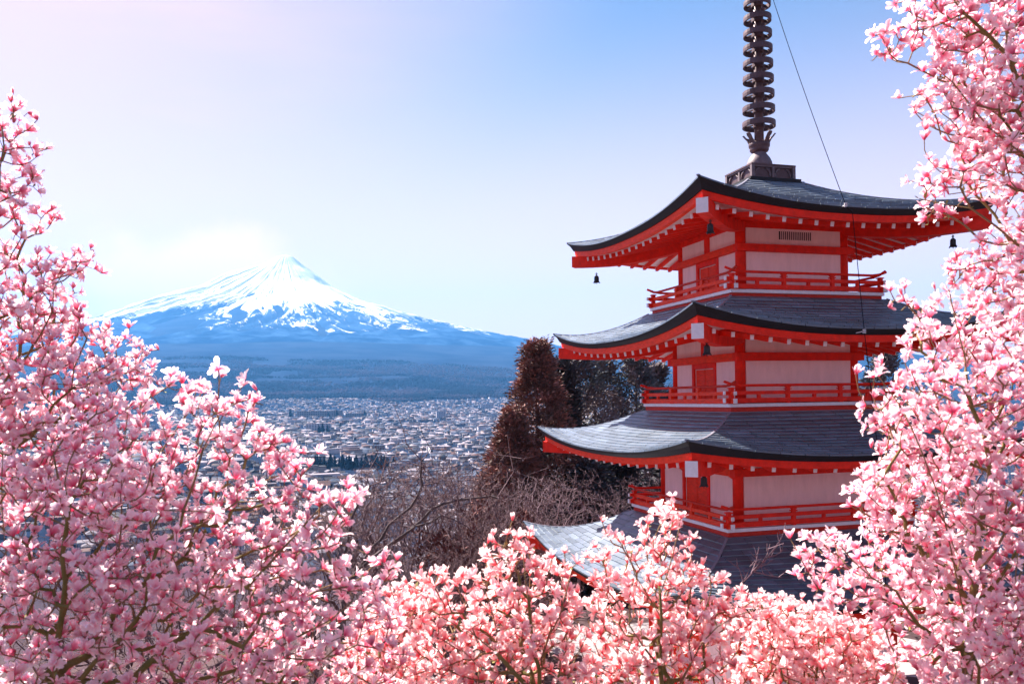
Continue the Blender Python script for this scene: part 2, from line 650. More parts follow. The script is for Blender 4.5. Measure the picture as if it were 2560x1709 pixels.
def build_terrain():
    gm = ground_material()
    az = np.concatenate([np.linspace(-180, -40, 45)[:-1], np.linspace(-40, 40, 321), np.linspace(40, 180, 45)[1:]])
    az = np.radians(az)
    d = np.concatenate([[0.0], np.geomspace(1.0, 23000, 330)])
    A, D = np.meshgrid(az, d)
    X, Y = D * np.sin(A), D * np.cos(A)
    Z = ground_z(X, Y)
    r = np.hypot(X - FUJI[0], Y - FUJI[1])
    Z = Z - np.clip((6400 - r) / 600, 0, 1) * 60
    Z = np.where(Y < -3, np.maximum(Z, -5), Z)
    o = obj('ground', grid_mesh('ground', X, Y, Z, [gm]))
    tag(o, 'brown hillside and wide valley floor rising towards the volcano', kind='structure')
    # volcano
    nphi, nr = 720, 190
    phi = np.linspace(0, 2 * math.pi, nphi + 1)
    rr = np.concatenate([np.linspace(0, 1500, 70)[:-1], np.linspace(1500, 6600, nr - 70 + 1)])
    PH, RR = np.meshgrid(phi, rr)
    c, s = np.cos(PH), np.sin(PH)
    warp = (fbm(3 + 1.5 * c + 0 * RR + RR / 4000, 3 + 1.5 * s, 21, 3) - 0.45) * 0.5
    U = PH + warp * np.clip(RR / 2500, 0, 1)
    cu, su = np.cos(U), np.sin(U)
    rid = 1 - np.abs(2 * fbm(40 + 9 * cu, 40 + 9 * su, 5, 4) - 0.95) * 1.6
    rid2 = 1 - np.abs(2 * fbm(90 + 26 * cu, 90 + 26 * su + RR / 2500, 6, 4) - 0.95) * 1.6
    Z = np.interp(RR, FR, FZ)
    Z = np.interp(RR * (1 + (fbm(c * 2 + 9, s * 2 + 9, 8, 2) - 0.4) * 0.10 * np.clip(RR / 800, 0, 1)), FR, FZ)
    amp = np.interp(RR, [0, 300, 900, 1800, 2800, 5000, 6600], [4, 18, 45, 130, 230, 90, 0])
    Z = Z + (rid - 0.80) * amp + (rid2 - 0.80) * amp * 0.45
    # broad windward shoulder
    left = np.exp(-((PH - math.pi - 0.1) / 0.7) ** 2)
    Z = Z + left * (230 * np.exp(-((RR - 1000) / 520.0) ** 2) + 330 * np.exp(-((RR - 2050) / 1000.0) ** 2) + 110 * np.exp(-((RR - 3600) / 1300.0) ** 2))
    fx, fy = FUJI[0] + RR * c, FUJI[1] + RR * s
    big = fbm(7 + 3.1 * cu, 7 + 3.1 * su, 55, 2) - 0.45
    Z = Z + big * np.interp(RR, [0, 800, 2600, 4500, 6600], [0, 60, 480, 300, 0]) * np.clip(-s, 0, 1)
    Z = Z + (fbm(fx / 300, fy / 300, 17, 5) - 0.47) * np.clip(RR / 600, 0, 1) * 70
    Z = Z - np.clip((RR - 5900) / 700, 0, 1) * 110
    uv = np.stack([PH / (2 * math.pi) + 0.004 * np.sin(RR / 500), RR / 6600], -1)
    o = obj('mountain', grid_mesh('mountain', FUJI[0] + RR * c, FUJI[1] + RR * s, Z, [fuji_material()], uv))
    tag(o, 'snow-capped blue volcano rising behind the town', kind='structure')
    # low hills to the right of the pagoda
    xs, ys = np.linspace(1500, 14000, 130), np.linspace(9500, 14500, 50)
    X, Y = np.meshgrid(xs, ys)
    prof = np.interp(X, [1500, 2600, 3600, 4250, 4900, 5600, 7000, 9500, 14000], [0, 150, 330, 640, 470, 330, 420, 620, 700])
    Z = prof * np.exp(-((Y - 11000) / 1100) ** 2) * (0.75 + 0.5 * fbm(X / 1100, Y / 1100, 33)) + 60
    Z = np.where((Y == ys[0]) | (Y == ys[-1]) | (X == xs[0]) | (X == xs[-1]), -150, Z)
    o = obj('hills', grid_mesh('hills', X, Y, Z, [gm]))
    tag(o, 'low blue hills beyond the pagoda', kind='structure')


build_terrain()


def build_haze():
    m = bpy.data.materials.new('haze')
    m.use_nodes = True
    t = m.node_tree
    t.nodes.clear()
    out = N(t, 'ShaderNodeOutputMaterial')
    v = N(t, 'ShaderNodeVolumePrincipled')
    v.inputs['Color'].default_value = HAZE_COLOR
    v.inputs['Density'].default_value = HAZE_DENSITY
    v.inputs['Anisotropy'].default_value = 0.2
    t.links.new(v.outputs[0], out.inputs['Volume'])
    b = MB()
    b.box(-23800, 23800, -23800, 23800, -200, 3000)
    o = b.build('haze', [m])
    tag(o, 'thin blue air over the valley', kind='stuff')


build_haze()

# ------------------------------------------------------------------ pagoda
YAW = 0.2877
PC = Vector((7.0667, 24.03, -9.1))
ZB = PC.z
pagoda = thing('pagoda', 'tall vermilion pagoda with dark upturned roofs and a ringed bronze spire', 'pagoda', PC, YAW)
OFF = (0, 0, ZB)
Rk = [(1, 0, 0, 1), (0, -1, 1, 0), (-1, 0, 0, -1), (0, 1, -1, 0)]


def fc(k, s, d, z):
    """point of face k (0 front, 1 right, 2 rear, 3 left): s along the eave, d outwards"""
    a, b, c, e = Rk[k]
    x, y = s, -d
    return (a * x + b * y, c * x + e * y, z)


def fbox(b, k, s0, s1, d0, d1, z0, z1, mi=0):
    v = [fc(k, s, d, z) for z in (z0, z1) for d in (d1, d0) for s in (s0, s1)]
    b.add(v, [(0, 2, 3, 1), (4, 5, 7, 6), (0, 1, 5, 4), (1, 3, 7, 5), (3, 2, 6, 7), (2, 0, 4, 6)], mi)


LEV = [  # roof: eave half width, tip z, mid z, top half width, top z ; storey above: slab half, slab top, wall half
    dict(e=5.38, tip=-4.02, mid=-4.72, th=2.84, tz=-3.46, w=2.45, floor=-9.0, panel=-5.6),
    dict(e=4.98, tip=-0.93, mid=-1.40, th=2.52, tz=-0.43, w=2.135, b=2.784, floor=-3.25, panel=-2.06, front='single'),
    dict(e=4.54, tip=2.04, mid=1.50, th=2.33, tz=2.48, w=1.836, b=2.48, floor=-0.21, panel=0.885, beam=1.095),
    dict(e=4.17, tip=4.89, mid=4.40, th=0.85, tz=5.84, w=1.687, b=2.30, floor=2.66, panel=3.735, beam=3.925),
]


def lift(L, q):
    return (L['tip'] - L['mid']) * abs(q) ** 2.4


def roof_z(L, q, t):
    a = 0.42
    p = t * (1 + a) - a * t * t
    return L['tz'] + (L['mid'] - L['tz']) * p + lift(L, q) * t ** 2.2


def roof_pt(L, k, x, t):
    h = L['th'] + (L['e'] - L['th']) * t
    q = max(-1, min(1, x / h))
    bow = 0.06 * abs(q) ** 3 * t
    return Vector(fc(k, x * (1 + bow * 0.3), h * (1 + bow * 0.15), roof_z(L, q, t)))


def thick(q):
    return 0.135 + 0.13 * abs(q) ** 3


all_slates = []


def build_roof(li, L):
    name = 'roof'
    e, th = L['e'], L['th']
    n, m = 28, 10
    b = MB()
    for k in range(4):
        v = []
        for j in range(m + 1):
            t = j / m
            h = th + (e - th) * t
            for i in range(n + 1):
                q = -1 + 2 * i / n
                v.append(roof_pt(L, k, q * h, t) - Vector((0, 0, 0.012)))
        f = [(j * (n + 1) + i, (j + 1) * (n + 1) + i, (j + 1) * (n + 1) + i + 1, j * (n + 1) + i + 1)
             for j in range(m) for i in range(n)]
        mi = [0] * len(f)
        # dark edge band: outer face, then a lip running back under the eave
        base = len(v)
        top = m * (n + 1)
        for i in range(n + 1):
            q = -1 + 2 * i / n
            p = roof_pt(L, k, q * e, 1.0)
            inn = Vector(fc(k, q * (e - 0.03), e - 0.03, p.z - 0.5 * thick(q)))
            v.append((inn.x, inn.y, p.z - thick(q) * 0.45))
            inn2 = Vector(fc(k, q * (e - 0.10), e - 0.10, 0))
            v.append((inn2.x, inn2.y, p.z - thick(q)))
            inn3 = Vector(fc(k, q * (e - 0.34), e - 0.34, 0))
            v.append((inn3.x, inn3.y, p.z - thick(q) + 0.01))
        for i in range(n):
            a0, a1 = base + 3 * i, base + 3 * i + 3
            f += [(top + i, a0, a1, top + i + 1), (a0, a0 + 1, a1 + 1, a1), (a0 + 1, a0 + 2, a1 + 2, a1 + 1)]
            mi += [0, 0, 0]
        b.add(v, f, mi)
    r = b.build(name, [M['roofdark']], pagoda, smooth=False, off=OFF)
    # fascia boards of vermilion, one to a side, following the eave
    for k in range(4):
        g = MB()
        path, up = [], []
        v = []
        for i in range(n + 1):
            q = -1 + 2 * i / n
            z = roof_z(L, q, 1.0) - thick(q)
            for dd, zz in ((0.13, -0.004), (0.15, -0.165), (0.29, -0.165), (0.29, -0.004)):
                v.append(fc(k, q * (e - dd), e - dd, z + zz))
        f = []
        for i in range(n):
            a, c = 4 * i, 4 * i + 4
            for s in range(4):
                f.append((a + s, a + (s + 1) % 4, c + (s + 1) % 4, c + s))
        g.add(v, f)
        g.build('fascia_board', [M['red_sunlit_and_door'] if k == 3 else M['red']], r, smooth=False, off=OFF)  # left board wears the red with sunlight painted in
    # sloping soffit of pale boards
    w = L['w']
    zin = L['mid'] + 0.14
    g = MB()
    for k in range(4):
        v, f = [], []
        for i in range(n + 1):
            q = -1 + 2 * i / n
            z1 = roof_z(L, q, 1.0) - thick(q) - 0.10
            v.append(fc(k, q * (e - 0.29), e - 0.29, z1))
            v.append(fc(k, q * (w - 0.1), w - 0.1, zin + 0.13))
        f = [(2 * i, 2 * i + 1, 2 * i + 3, 2 * i + 2) for i in range(n)]
        g.add(v, f)
    g.build('soffit', [M['soffit']], r, off=OFF)
    # rafters with white painted ends
    cnt = 17
    do = e - 0.36
    for k in range(4):
        for i in range(cnt):
            s = (-1 + 2 * (i + 0.5) / cnt) * (e - 0.42)
            q = s / e
            zo = roof_z(L, q, 1.0) - thick(q) - 0.165 - 0.045
            di = max(w - 0.05, abs(s) + 0.02)
            if do - di < 0.15:
                continue
            zi = zo + (zin - zo + 0.02 + lift(L, q) * 0.15) * (do - di) / (do - w)
            g = MB()
            p0, p1 = Vector(fc(k, s, di, zi)), Vector(fc(k, s, do, zo))
            pm = p1 + (p0 - p1).normalized() * 0.025
            g.beam([p0, pm, p1], 0.085, 0.115, mi=0, cap=1)
            g.build('rafter', [M['red'], M['white']], r, off=OFF)
    # hip beams
    for sx, sy in ((-1, -1), (1, -1), (1, 1), (-1, 1)):
        g = MB()
        end = e * 0.975
        zt = L['tip'] - 0.62
        pts = []
        for j in range(7):
            u = j / 6
            d = (w - 0.15) + (end - w + 0.15) * u
            z = (zin - 0.12) + (zt - zin + 0.12) * (0.15 * u + 0.85 * u ** 2.2) - 0.28 * math.sin(math.pi * u) * 0.6
            pts.append((sx * d, sy * d, z))
        dv = Vector((sx, sy, 0)).normalized()
        last = Vector(pts[-1])
        pts.insert(-1, tuple(last - dv * 0.02))
        g.beam(pts, 0.26, 0.30, mi=0, cap=1, wend=0.28, hend=0.34)
        g.mi[-6:-2] = [0] * 4
        g.build('hip_beam', [M['red'], M['white']], r, off=OFF)
    # hip ridge strips
    for sx, sy in ((-1, -1), (1, -1), (1, 1), (-1, 1)):
        k = {(-1, -1): 0, (1, -1): 1, (1, 1): 2, (-1, 1): 3}[(sx, sy)]
        g = MB()
        pts = []
        for j in range(13):
            t = j / 12
            h = th + (e - th) * t
            p = roof_pt(L, k, -h, t)
            pts.append((p.x, p.y, p.z + 0.012))
        g.beam(pts, 0.055, 0.035)
        g.build('hip_ridge', [M['flash']], r, off=OFF)
    # slates
    length = math.hypot(e - th, L['tz'] - L['mid'])
    rows = int(round(length / 0.195))
    for k in range(4):
        for j in range(rows):
            t0, t1 = j / rows, (j + 1) / rows
            h1 = th + (e - th) * t1
            wd = 0.62
            num = int(math.ceil(2 * h1 / wd)) + 1
            off = (0.5 if j % 2 else 0.0) * wd + 0.06 * math.sin(j * 2.3)
            x = -h1 - off
            while x < h1:
                jit = rng.uniform(-0.012, 0.012)
                a0, a1 = max(x, -h1), min(x + wd, h1)
                x += wd
                if a1 - a0 < 0.05:
                    continue
                all_slates.append((li, r, k, j, t0, t1, a0, a1, rows))
    return r


roofs = [build_roof(i, L) for i, L in enumerate(LEV)]


def slate_geo(L, k, t0, t1, a0, a1):
    h0 = L['th'] + (L['e'] - L['th']) * t0
    te = min(1.0, t1 + 0.004)
    g = 0.009
    hb, ht = 0.032 + rng.uniform(-0.006, 0.006), 0.002
    up = Vector((0, 0, 1))
    b0, b1 = max(a0, -h0), min(a1, h0)
    if b1 < b0:
        b0 = b1 = (h0 if a0 > 0 else -h0)
    gb = g if b1 - b0 > 3 * g else 0
    P = []
    nseg = 2
    for j, (t, x0, x1, hh, gg) in enumerate(((t0, b0, b1, ht, gb), (te, a0, a1, hb, g))):
        for i in range(nseg + 1):
            x = x0 + gg + (x1 - x0 - 2 * gg) * i / nseg
            P.append(roof_pt(L, k, x, t) + up * hh)
    for i in range(nseg + 1):
        P.append(P[nseg + 1 + i] - up * (hb + 0.006))
    n1 = nseg + 1
    f = []
    for i in range(nseg):
        f.append((i, n1 + i, n1 + i + 1, i + 1))
        f.append((n1 + i, 2 * n1 + i, 2 * n1 + i + 1, n1 + i + 1))
    f.append((0, 2 * n1, n1))
    f.append((nseg, n1 + nseg, 2 * n1 + nseg))
    return [tuple(p) for p in P], f


def build_slates():
    cyw, syw = math.cos(YAW), math.sin(YAW)
    score = []
    for idx, (li, r, k, j, t0, t1, a0, a1, rows) in enumerate(all_slates):
        L = LEV[li]
        p = roof_pt(L, k, (a0 + a1) / 2, (t0 + t1) / 2)
        q = roof_pt(L, k, (a0 + a1) / 2, t1)
        w = Vector((PC.x + p.x * cyw - p.y * syw, PC.y + p.x * syw + p.y * cyw, p.z))
        # seen area ~ facing / distance squared
        e1 = roof_pt(L, k, a1, t1) - roof_pt(L, k, a0, t1)
        e2 = q - roof_pt(L, k, (a0 + a1) / 2, t0)
        nr = e1.cross(e2)
        if nr.z < 0:
            nr = -nr
        nw = Vector((nr.x * cyw - nr.y * syw, nr.x * syw + nr.y * cyw, nr.z))
        area = nw.dot(-w.normalized()) / w.length_squared
        px = w.x / w.y
        if px > 0.36 or k in (1, 2) or (li == 0 and k == 0):
            area *= 0.02
        score.append(area)
    best = set(np.argsort(-np.array(score))[:300].tolist())
    rest = {}
    for idx, (li, r, k, j, t0, t1, a0, a1, rows) in enumerate(all_slates):
        v, f = slate_geo(LEV[li], k, t0, t1, a0, a1)
        tone = float(np.clip(rng.normal(1.0, 0.16), 0.6, 1.4)) * (1 + 0.08 * math.sin(j * 1.7 + k))
        c = (tone, tone * 1.0, tone * rng.uniform(0.98, 1.04), 1)
        if idx in best:
            vv = np.array(v) - np.array(OFF)
            me = mesh_from('slate', vv, f, [M['slate']], None, False, [c] * len(v))
            obj('slate', me, r)
        else:
            d = rest.setdefault(li, ([], [], []))
            b = len(d[0])
            d[0].extend(v)
            d[1].extend([tuple(i + b for i in q) for q in f])
            d[2].extend([c] * len(v))
    # what lies past the limit: one mesh over all roofs
    V, F, K = [], [], []
    for li, (v, f, c) in rest.items():
        b = len(V)
        V += v
        F += [tuple(i + b for i in q) for q in f]
        K += c
    me = mesh_from('roof_slates', np.array(V) - np.array(OFF), F, [M['slate']], None, False, K)
    o = obj('roof_slates', me, pagoda)
    o['kind'] = 'stuff'


build_slates()


def build_storey(li, L):
    w, fl, pt = L['w'], L['floor'], L['panel']
    zin = L['mid'] + 0.16                     # where the rafters meet the wall
    pw = 0.215
    # pillars
    for sx, sy in ((-1, -1), (1, -1), (1, 1), (-1, 1)):
        g = MB()
        c = w - 0.115
        g.lathe([(0.0, fl), (0.135, fl), (0.135, zin + 0.3), (0.0, zin + 0.3)], 20, (sx * c, sy * c))
        g.build('pillar', [M['red']], pagoda, smooth=True, off=OFF)
    beamtop = L.get('beam', pt + 0.2)
    for k in range(4):
        # belt beam and frieze
        g = MB()
        ext = w + 0.10 if k in (0, 2) else w + 0.005
        fbox(g, k, -ext, ext, w - 0.14, w + 0.095, pt + 0.002 + 0.001 * k, beamtop - 0.001 * k)
        g.build('belt_beam', [M['red_sunlit_and_door'] if k == 3 else M['red']], pagoda, off=OFF, bevel=0.008)  # left beam in the sunlit tone of the same red
        g = MB()
        fz0 = beamtop + 0.435 if 'beam' in L else beamtop + 0.30
        fbox(g, k, -w + 0.03, w - 0.03, w - 0.2, w - 0.005, fz0, zin + 0.22)
        g.build('frieze_beam', [M['red']], pagoda, off=OFF)
        side = k in (1, 3)
        e = 0.245                             # pillar zone at either end
        d0, d1 = w - 0.12, w - 0.045
        # upper panels
        up = [(-w + e, w - e)] if not side else [(-w + e, -0.14), (0.14, w - e)]
        for s0, s1 in up:
            g = MB()
            fbox(g, k, s0, s1, d0, d1, beamtop - 0.03, fz0 + 0.02)
            g.build('wall_panel', [M['plaster']], pagoda, off=OFF)
        if side:
            g = MB()
            fbox(g, k, -0.14, 0.14, w - 0.16, w - 0.02, beamtop - 0.03, fz0 + 0.03)
            g.build('strut', [M['red']], pagoda, off=OFF, bevel=0.008)
        # lower panels
        if not side:
            g = MB()
            fbox(g, k, -w + e, w - e, d0, d1, fl + 0.02, pt + 0.02)
            g.build('wall_panel', [M['plaster']], pagoda, off=OFF)
        else:
            hw = w * 0.345
            for s0, s1 in ((-w + e, -hw - 0.02), (hw + 0.02, w - e)):
                g = MB()
                fbox(g, k, s0, s1, d0, d1, fl + 0.02, pt + 0.02)
                if li == 1:                   # clipped top corners of the lowest panels in view
                    g = MB()
                    zt = pt - 0.02
                    ch = 0.22
                    prof = [(s0, fl + 0.02), (s1, fl + 0.02), (s1, zt - 0.07), (s1 - ch, zt), (s0 + ch, zt), (s0, zt - 0.07)]
                    v = [fc(k, s, d1, z) for s, z in prof] + [fc(k, s, d0, z) for s, z in prof]
                    f = [tuple(range(6)), tuple(range(11, 5, -1))] + [(i, i + 6, (i + 1) % 6 + 6, (i + 1) % 6) for i in range(6)]
                    g.add(v, f)
                    gg = MB()
                    fbox(gg, k, s0 - 0.02, s1 + 0.02, d0 - 0.03, d1 - 0.012, pt - 0.35, pt + 0.02)
                    gg.build('panel_head', [M['red_sunlit_and_door'] if k == 3 else M['red']], pagoda, off=OFF)  # sunlit tone put into the left heads
                g.build('wall_panel', [M['plaster']], pagoda, off=OFF)
            # door: posts and lintel, leaf with a centre joint, brass studs
            g = MB()
            dt = pt - 0.13
            fbox(g, k, -hw - 0.02, -hw + 0.10, w - 0.16, w - 0.01, fl + 0.02, pt + 0.01)
            fbox(g, k, hw - 0.10, hw + 0.02, w - 0.16, w - 0.01, fl + 0.02, pt + 0.01)
            fbox(g, k, -hw + 0.10, hw - 0.10, w - 0.16, w - 0.02, dt, pt + 0.01)
            door = g.build('door', [M['red']], pagoda, off=OFF, bevel=0.006)
            for s0, s1 in ((-hw + 0.10, -0.004), (0.004, hw - 0.10)):
                g = MB()
                fbox(g, k, s0, s1, w - 0.14, w - 0.085, fl + 0.03, dt)
                fbox(g, k, s0 + 0.03, s1 - 0.03, w - 0.1, w - 0.075, fl + 0.06, dt - 0.03)
                g.build('door_leaf', [M['red_sunlit_and_door']], door, off=OFF)
            g = MB()
            g.tube([fc(k, -hw + 0.118, w - 0.07, fl + 0.05), fc(k, -hw + 0.118, w - 0.07, dt - 0.02),
                    fc(k, hw - 0.118, w - 0.07, dt - 0.02)], 0.012, 5)
            g.build('door_trim', [M['soffit']], door, off=OFF)
    # core so that no light passes through the storey
    g = MB()
    g.box(-w + 0.2, w - 0.2, -w + 0.2, w - 0.2, fl, zin + 0.3)
    g.build('wall_core', [M['red']], pagoda, off=OFF)
    if li == 3:
        g = MB()
        fbox(g, 0, -0.455, 0.525, w - 0.05, w - 0.042, 4.085, 4.302)
        vent = g.build('vent_grille', [M['black']], pagoda, off=OFF)
        for i in range(16):
            s = -0.455 + 0.98 * (i + 0.92) / 16.84
            g = MB()
            fbox(g, 0, s - 0.011, s + 0.011, w - 0.044, w - 0.034, 4.086, 4.301)
            g.build('vent_bar', [M['plaster']], vent, off=OFF)


for i, L in enumerate(LEV):
    build_storey(i, L)


def build_balcony(L):
    b, z = L['b'], L['floor']
    g = MB()
    g.box(-b, b, -b, b, z - 0.085, z)
    bal = g.build('balcony', [M['white']], pagoda, off=OFF, bevel=0.006)
    g = MB()
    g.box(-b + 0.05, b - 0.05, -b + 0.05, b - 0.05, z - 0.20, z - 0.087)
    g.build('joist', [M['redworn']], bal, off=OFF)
    g = MB()
    f = b + 0.02
    g.box(-f, f, -f, f, z - 0.235, z - 0.202)
    g.build('flashing', [M['flash']], bal, off=OFF)
    d = b - 0.075
    for k in range(4):
        rm = M['red_sunlit_and_door'] if k == 3 else M['red']  # left railing painted as if sunlit
        ex = b + 0.13
        o = 0.001 * k
        for z0, z1, wd in ((0.012, 0.13, 0.10), (0.215, 0.305, 0.075)):
            g = MB()
            zc, hh = z + (z0 + z1) / 2, (z1 - z0) * (1 if k % 2 else 0.985)
            sh = 0.0 if k % 2 else 0.012
            for sg in (-1,):
                pts = [fc(k, -ex, d, zc + sh), fc(k, -ex + 0.03, d, zc + sh), fc(k, ex - 0.03, d, zc + sh), fc(k, ex, d, zc + sh)]
            g.beam(pts, wd, hh, mi=0, cap=1)
            g.mi[0:4] = [1] * 4
            g.mi[12] = 1
            g.build('rail', [rm, M['white']], bal, off=OFF)
        g = MB()
        pts = []
        for i in range(23):
            s = -1 + 2 * i / 22
            x = s * (b + 0.12)
            rise = 0.10 * max(0, (abs(x) - (b - 0.28)) / 0.40) ** 1.6
            pts.append(fc(k, x, d, z + 0.445 + rise + (0 if k % 2 else 0.01)))
        g.tube(pts, 0.034, 8)
        g.build('handrail', [M['redworn'] if k == 3 else rm], bal, smooth=True, off=OFF)
        for s in (-0.316 * b, 0.316 * b):
            g = MB()
            fbox(g, k, s - 0.045, s + 0.045, d - 0.045, d + 0.045, z, z + 0.345)
            fbox(g, k, s - 0.085, s + 0.085, d - 0.05, d + 0.05, z + 0.345, z + 0.375)
            fbox(g, k, s - 0.045, s + 0.045, d - 0.04, d + 0.04, z + 0.375, z + 0.42)
            fbox(g, k, s - 0.075, s + 0.075, d - 0.042, d + 0.042, z + 0.40, z + 0.425)
            g.build('post', [rm], bal, off=OFF)
        for s in (-0.655 * b, 0.0, 0.655 * b):
            g = MB()
            fbox(g, k, s - 0.04, s + 0.04, d - 0.035, d + 0.035, z + 0.12, z + 0.225)
            g.build('strut', [rm], bal, off=OFF)
    for sx, sy in ((-1, -1), (1, -1), (1, 1), (-1, 1)):
        g = MB()
        g.box(sx * d - 0.05, sx * d + 0.05, sy * d - 0.05, sy * d + 0.05, z, z + 0.41)
        g.box(sx * d - 0.075, sx * d + 0.075, sy * d - 0.075, sy * d + 0.075, z + 0.375, z + 0.40)
        g.build('corner_post', [M['red']], bal, off=OFF)


for L in LEV[1:]:
    build_balcony(L)

# ground storey plinth
g = MB()
g.box(-3.1, 3.1, -3.1, 3.1, -9.4, -8.98)
g.build('plinth', [mat('granite', (0.33, 0.30, 0.30), 0.8, 0.3, noise=0.3, nscale=12)], pagoda, off=OFF)


def bounce_court():  # added pale ground that bounces light up onto facade and eaves
    n = 64
    v = [(PC.x, PC.y, -9.07)]
    for i in range(n):
        a = 2 * math.pi * i / n
        v.append((PC.x + 10.6 * math.cos(a), PC.y + 10.2 * math.sin(a), -9.07))
    f = [(0, 1 + i, 1 + (i + 1) % n) for i in range(n)]
    o = obj('bounce_court', mesh_from('bounce_court', v, f, [mat('bounce_gravel', (0.34, 0.29, 0.285), 0.9, 0.2, noise=0.2, nscale=1.5)]))
    tag(o, 'pale gravel disc added around the foot of the pagoda to bounce light up', kind='structure')


bounce_court()


def build_spire():
    cx, cy = 0.06, 0.0
    g = MB()
    g.tube([(cx, cy, 6.5), (cx, cy, 8.5), (cx, cy, 12.4)], 0.14, 14, r1=0.10)
    g.lathe([(0.0, 13.0), (0.10, 12.9), (0.16, 12.75), (0.12, 12.58), (0.05, 12.5), (0.10, 12.42), (0.0, 12.38)], 14, (cx, cy))
    sp = g.build('spire', [M['bronze']], pagoda, smooth=True, off=OFF)
    # plate, dew basin box with arched recesses
    g = MB()
    g.box(cx - 0.86, cx + 0.86, cy - 0.86, cy + 0.86, 5.82, 5.88)
    g.box(cx - 0.80, cx + 0.80, cy - 0.80, cy + 0.80, 5.88, 5.96)
    g.build('base_plate', [M['roofdark']], sp, off=OFF)
    g = MB()
    g.box(cx - 0.62, cx + 0.62, cy - 0.62, cy + 0.62, 5.96, 6.32)
    for sx in (-1, 1):
        for sy in (-1, 1):
            x, y = cx + sx * 0.65, cy + sy * 0.65
            g.box(x - 0.045, x + 0.045, y - 0.045, y + 0.045, 5.96, 6.335, 1)
    for k in range(4):
        for z0, z1 in ((5.961, 6.005), (6.275, 6.32)):
            v = [(-0.605, z0), (0.605, z0)]
            vv = [fc(k, s, d, z) for z in (z0, z1) for d in (0.675, 0.60) for s in (-0.605, 0.605)]
            vv = [(a + cx, b_ + cy, c_) for a, b_, c_ in vv]
            g.add(vv, [(0, 2, 3, 1), (4, 5, 7, 6), (0, 1, 5, 4), (1, 3, 7, 5), (3, 2, 6, 7), (2, 0, 4, 6)], 1)
        vv = [fc(k, s, d, z) for z in (6.00, 6.28) for d in (0.675, 0.60) for s in (-0.035, 0.035)]
        vv = [(a + cx, b_ + cy, c_) for a, b_, c_ in vv]
        g.add(vv, [(0, 2, 3, 1), (4, 5, 7, 6), (0, 1, 5, 4), (1, 3, 7, 5), (3, 2, 6, 7), (2, 0, 4, 6)], 1)
        for s in (-0.32, 0.32):               # arched fretwork in each bay
            for sg in (-1, 1):
                pts = []
                for i in range(6):
                    a = i / 5 * math.pi / 2
                    p = fc(k, s + sg * (0.10 + 0.15 * math.sin(a)), 0.635, 6.03 + 0.22 * math.cos(a) * 0.95)
                    pts.append((p[0] + cx, p[1] + cy, p[2]))
                g.tube(pts, 0.028, 5, 1)
    g.box(cx - 0.70, cx + 0.70, cy - 0.70, cy + 0.70, 6.32, 6.36, 0)
    g.build('base_box', [M['bronze'], M['bronzepale']], sp, off=OFF)
    g = MB()
    g.lathe([(0.34, 6.36), (0.36, 6.46), (0.345, 6.58), (0.29, 6.70), (0.22, 6.79), (0.18, 6.86), (0.16, 6.90)], 20, (cx, cy))
    g.build('bowl', [M['bronzepale']], sp, smooth=True, off=OFF)
    g = MB()
    g.lathe([(0.16, 6.86), (0.24, 6.89), (0.27, 6.94), (0.25, 6.98), (0.29, 7.02), (0.30, 7.10), (0.27, 7.15), (0.15, 7.10)], 20, (cx, cy))
    g.build('lotus_cup', [M['bronze']], sp, smooth=True, off=OFF)
    for i in range(8):                        # upright petals of the lotus
        a = 2 * math.pi * (i + 0.3) / 8
        ca, sa = math.cos(a), math.sin(a)
        v, f = [], []
        prof = [(0.25, 7.02, 0.09), (0.29, 7.14, 0.085), (0.34, 7.24, 0.06), (0.40, 7.31, 0.075), (0.44, 7.36, 0.06), (0.46, 7.365, 0.02)]
        for rr_, z, hw in prof:
            for sd in (-1, 1):
                v.append((cx + ca * rr_ - sa * hw * sd, cy + sa * rr_ + ca * hw * sd, z))
        nv = len(v)
        v += [(x - ca * 0.02, y - sa * 0.02, z + 0.012) for x, y, z in v]
        for j in range(len(prof) - 1):
            a0 = 2 * j
            f += [(a0, a0 + 1, a0 + 3, a0 + 2), (nv + a0, nv + a0 + 2, nv + a0 + 3, nv + a0 + 1),
                  (a0, a0 + 2, nv + a0 + 2, nv + a0), (a0 + 1, nv + a0 + 1, nv + a0 + 3, a0 + 3)]
        f += [(0, nv, nv + 1, 1), (nv - 2, nv - 1, 2 * nv - 1, 2 * nv - 2)]
        g = MB()
        g.add(v, f)
        g.build('lotus_petal', [M['bronze']], sp, off=OFF)
    for i in range(9):
        z = 7.655 + 0.4275 * i
        R_ = 0.46 - 0.085 * i / 8
        g = MB()
        g.lathe([(R_ - 0.05, z - 0.075), (R_, z - 0.075), (R_ + 0.004, z), (R_, z + 0.075), (R_ - 0.012, z + 0.08),
                 (R_ - 0.028, z + 0.075), (R_ - 0.028, z - 0.06), (R_ - 0.05, z - 0.075)], 28, (cx, cy))
        for q in range(4):
            a = math.pi / 2 * q + 0.35
            g.beam([(cx + 0.10 * math.cos(a), cy + 0.10 * math.sin(a), z + 0.045),
                    (cx + (R_ - 0.02) * math.cos(a), cy + (R_ - 0.02) * math.sin(a), z + 0.045)], 0.07, 0.035)
        g.lathe([(0.14, z - 0.10), (0.165, z - 0.08), (0.165, z + 0.08), (0.14, z + 0.10)], 14, (cx, cy))
        g.build('ring', [M['bronze']], sp, smooth=False, off=OFF)


build_spire()


def p2w(p):
    c, s = math.cos(YAW), math.sin(YAW)
    return Vector((PC.x + p[0] * c - p[1] * s, PC.y + p[0] * s + p[1] * c, p[2]))


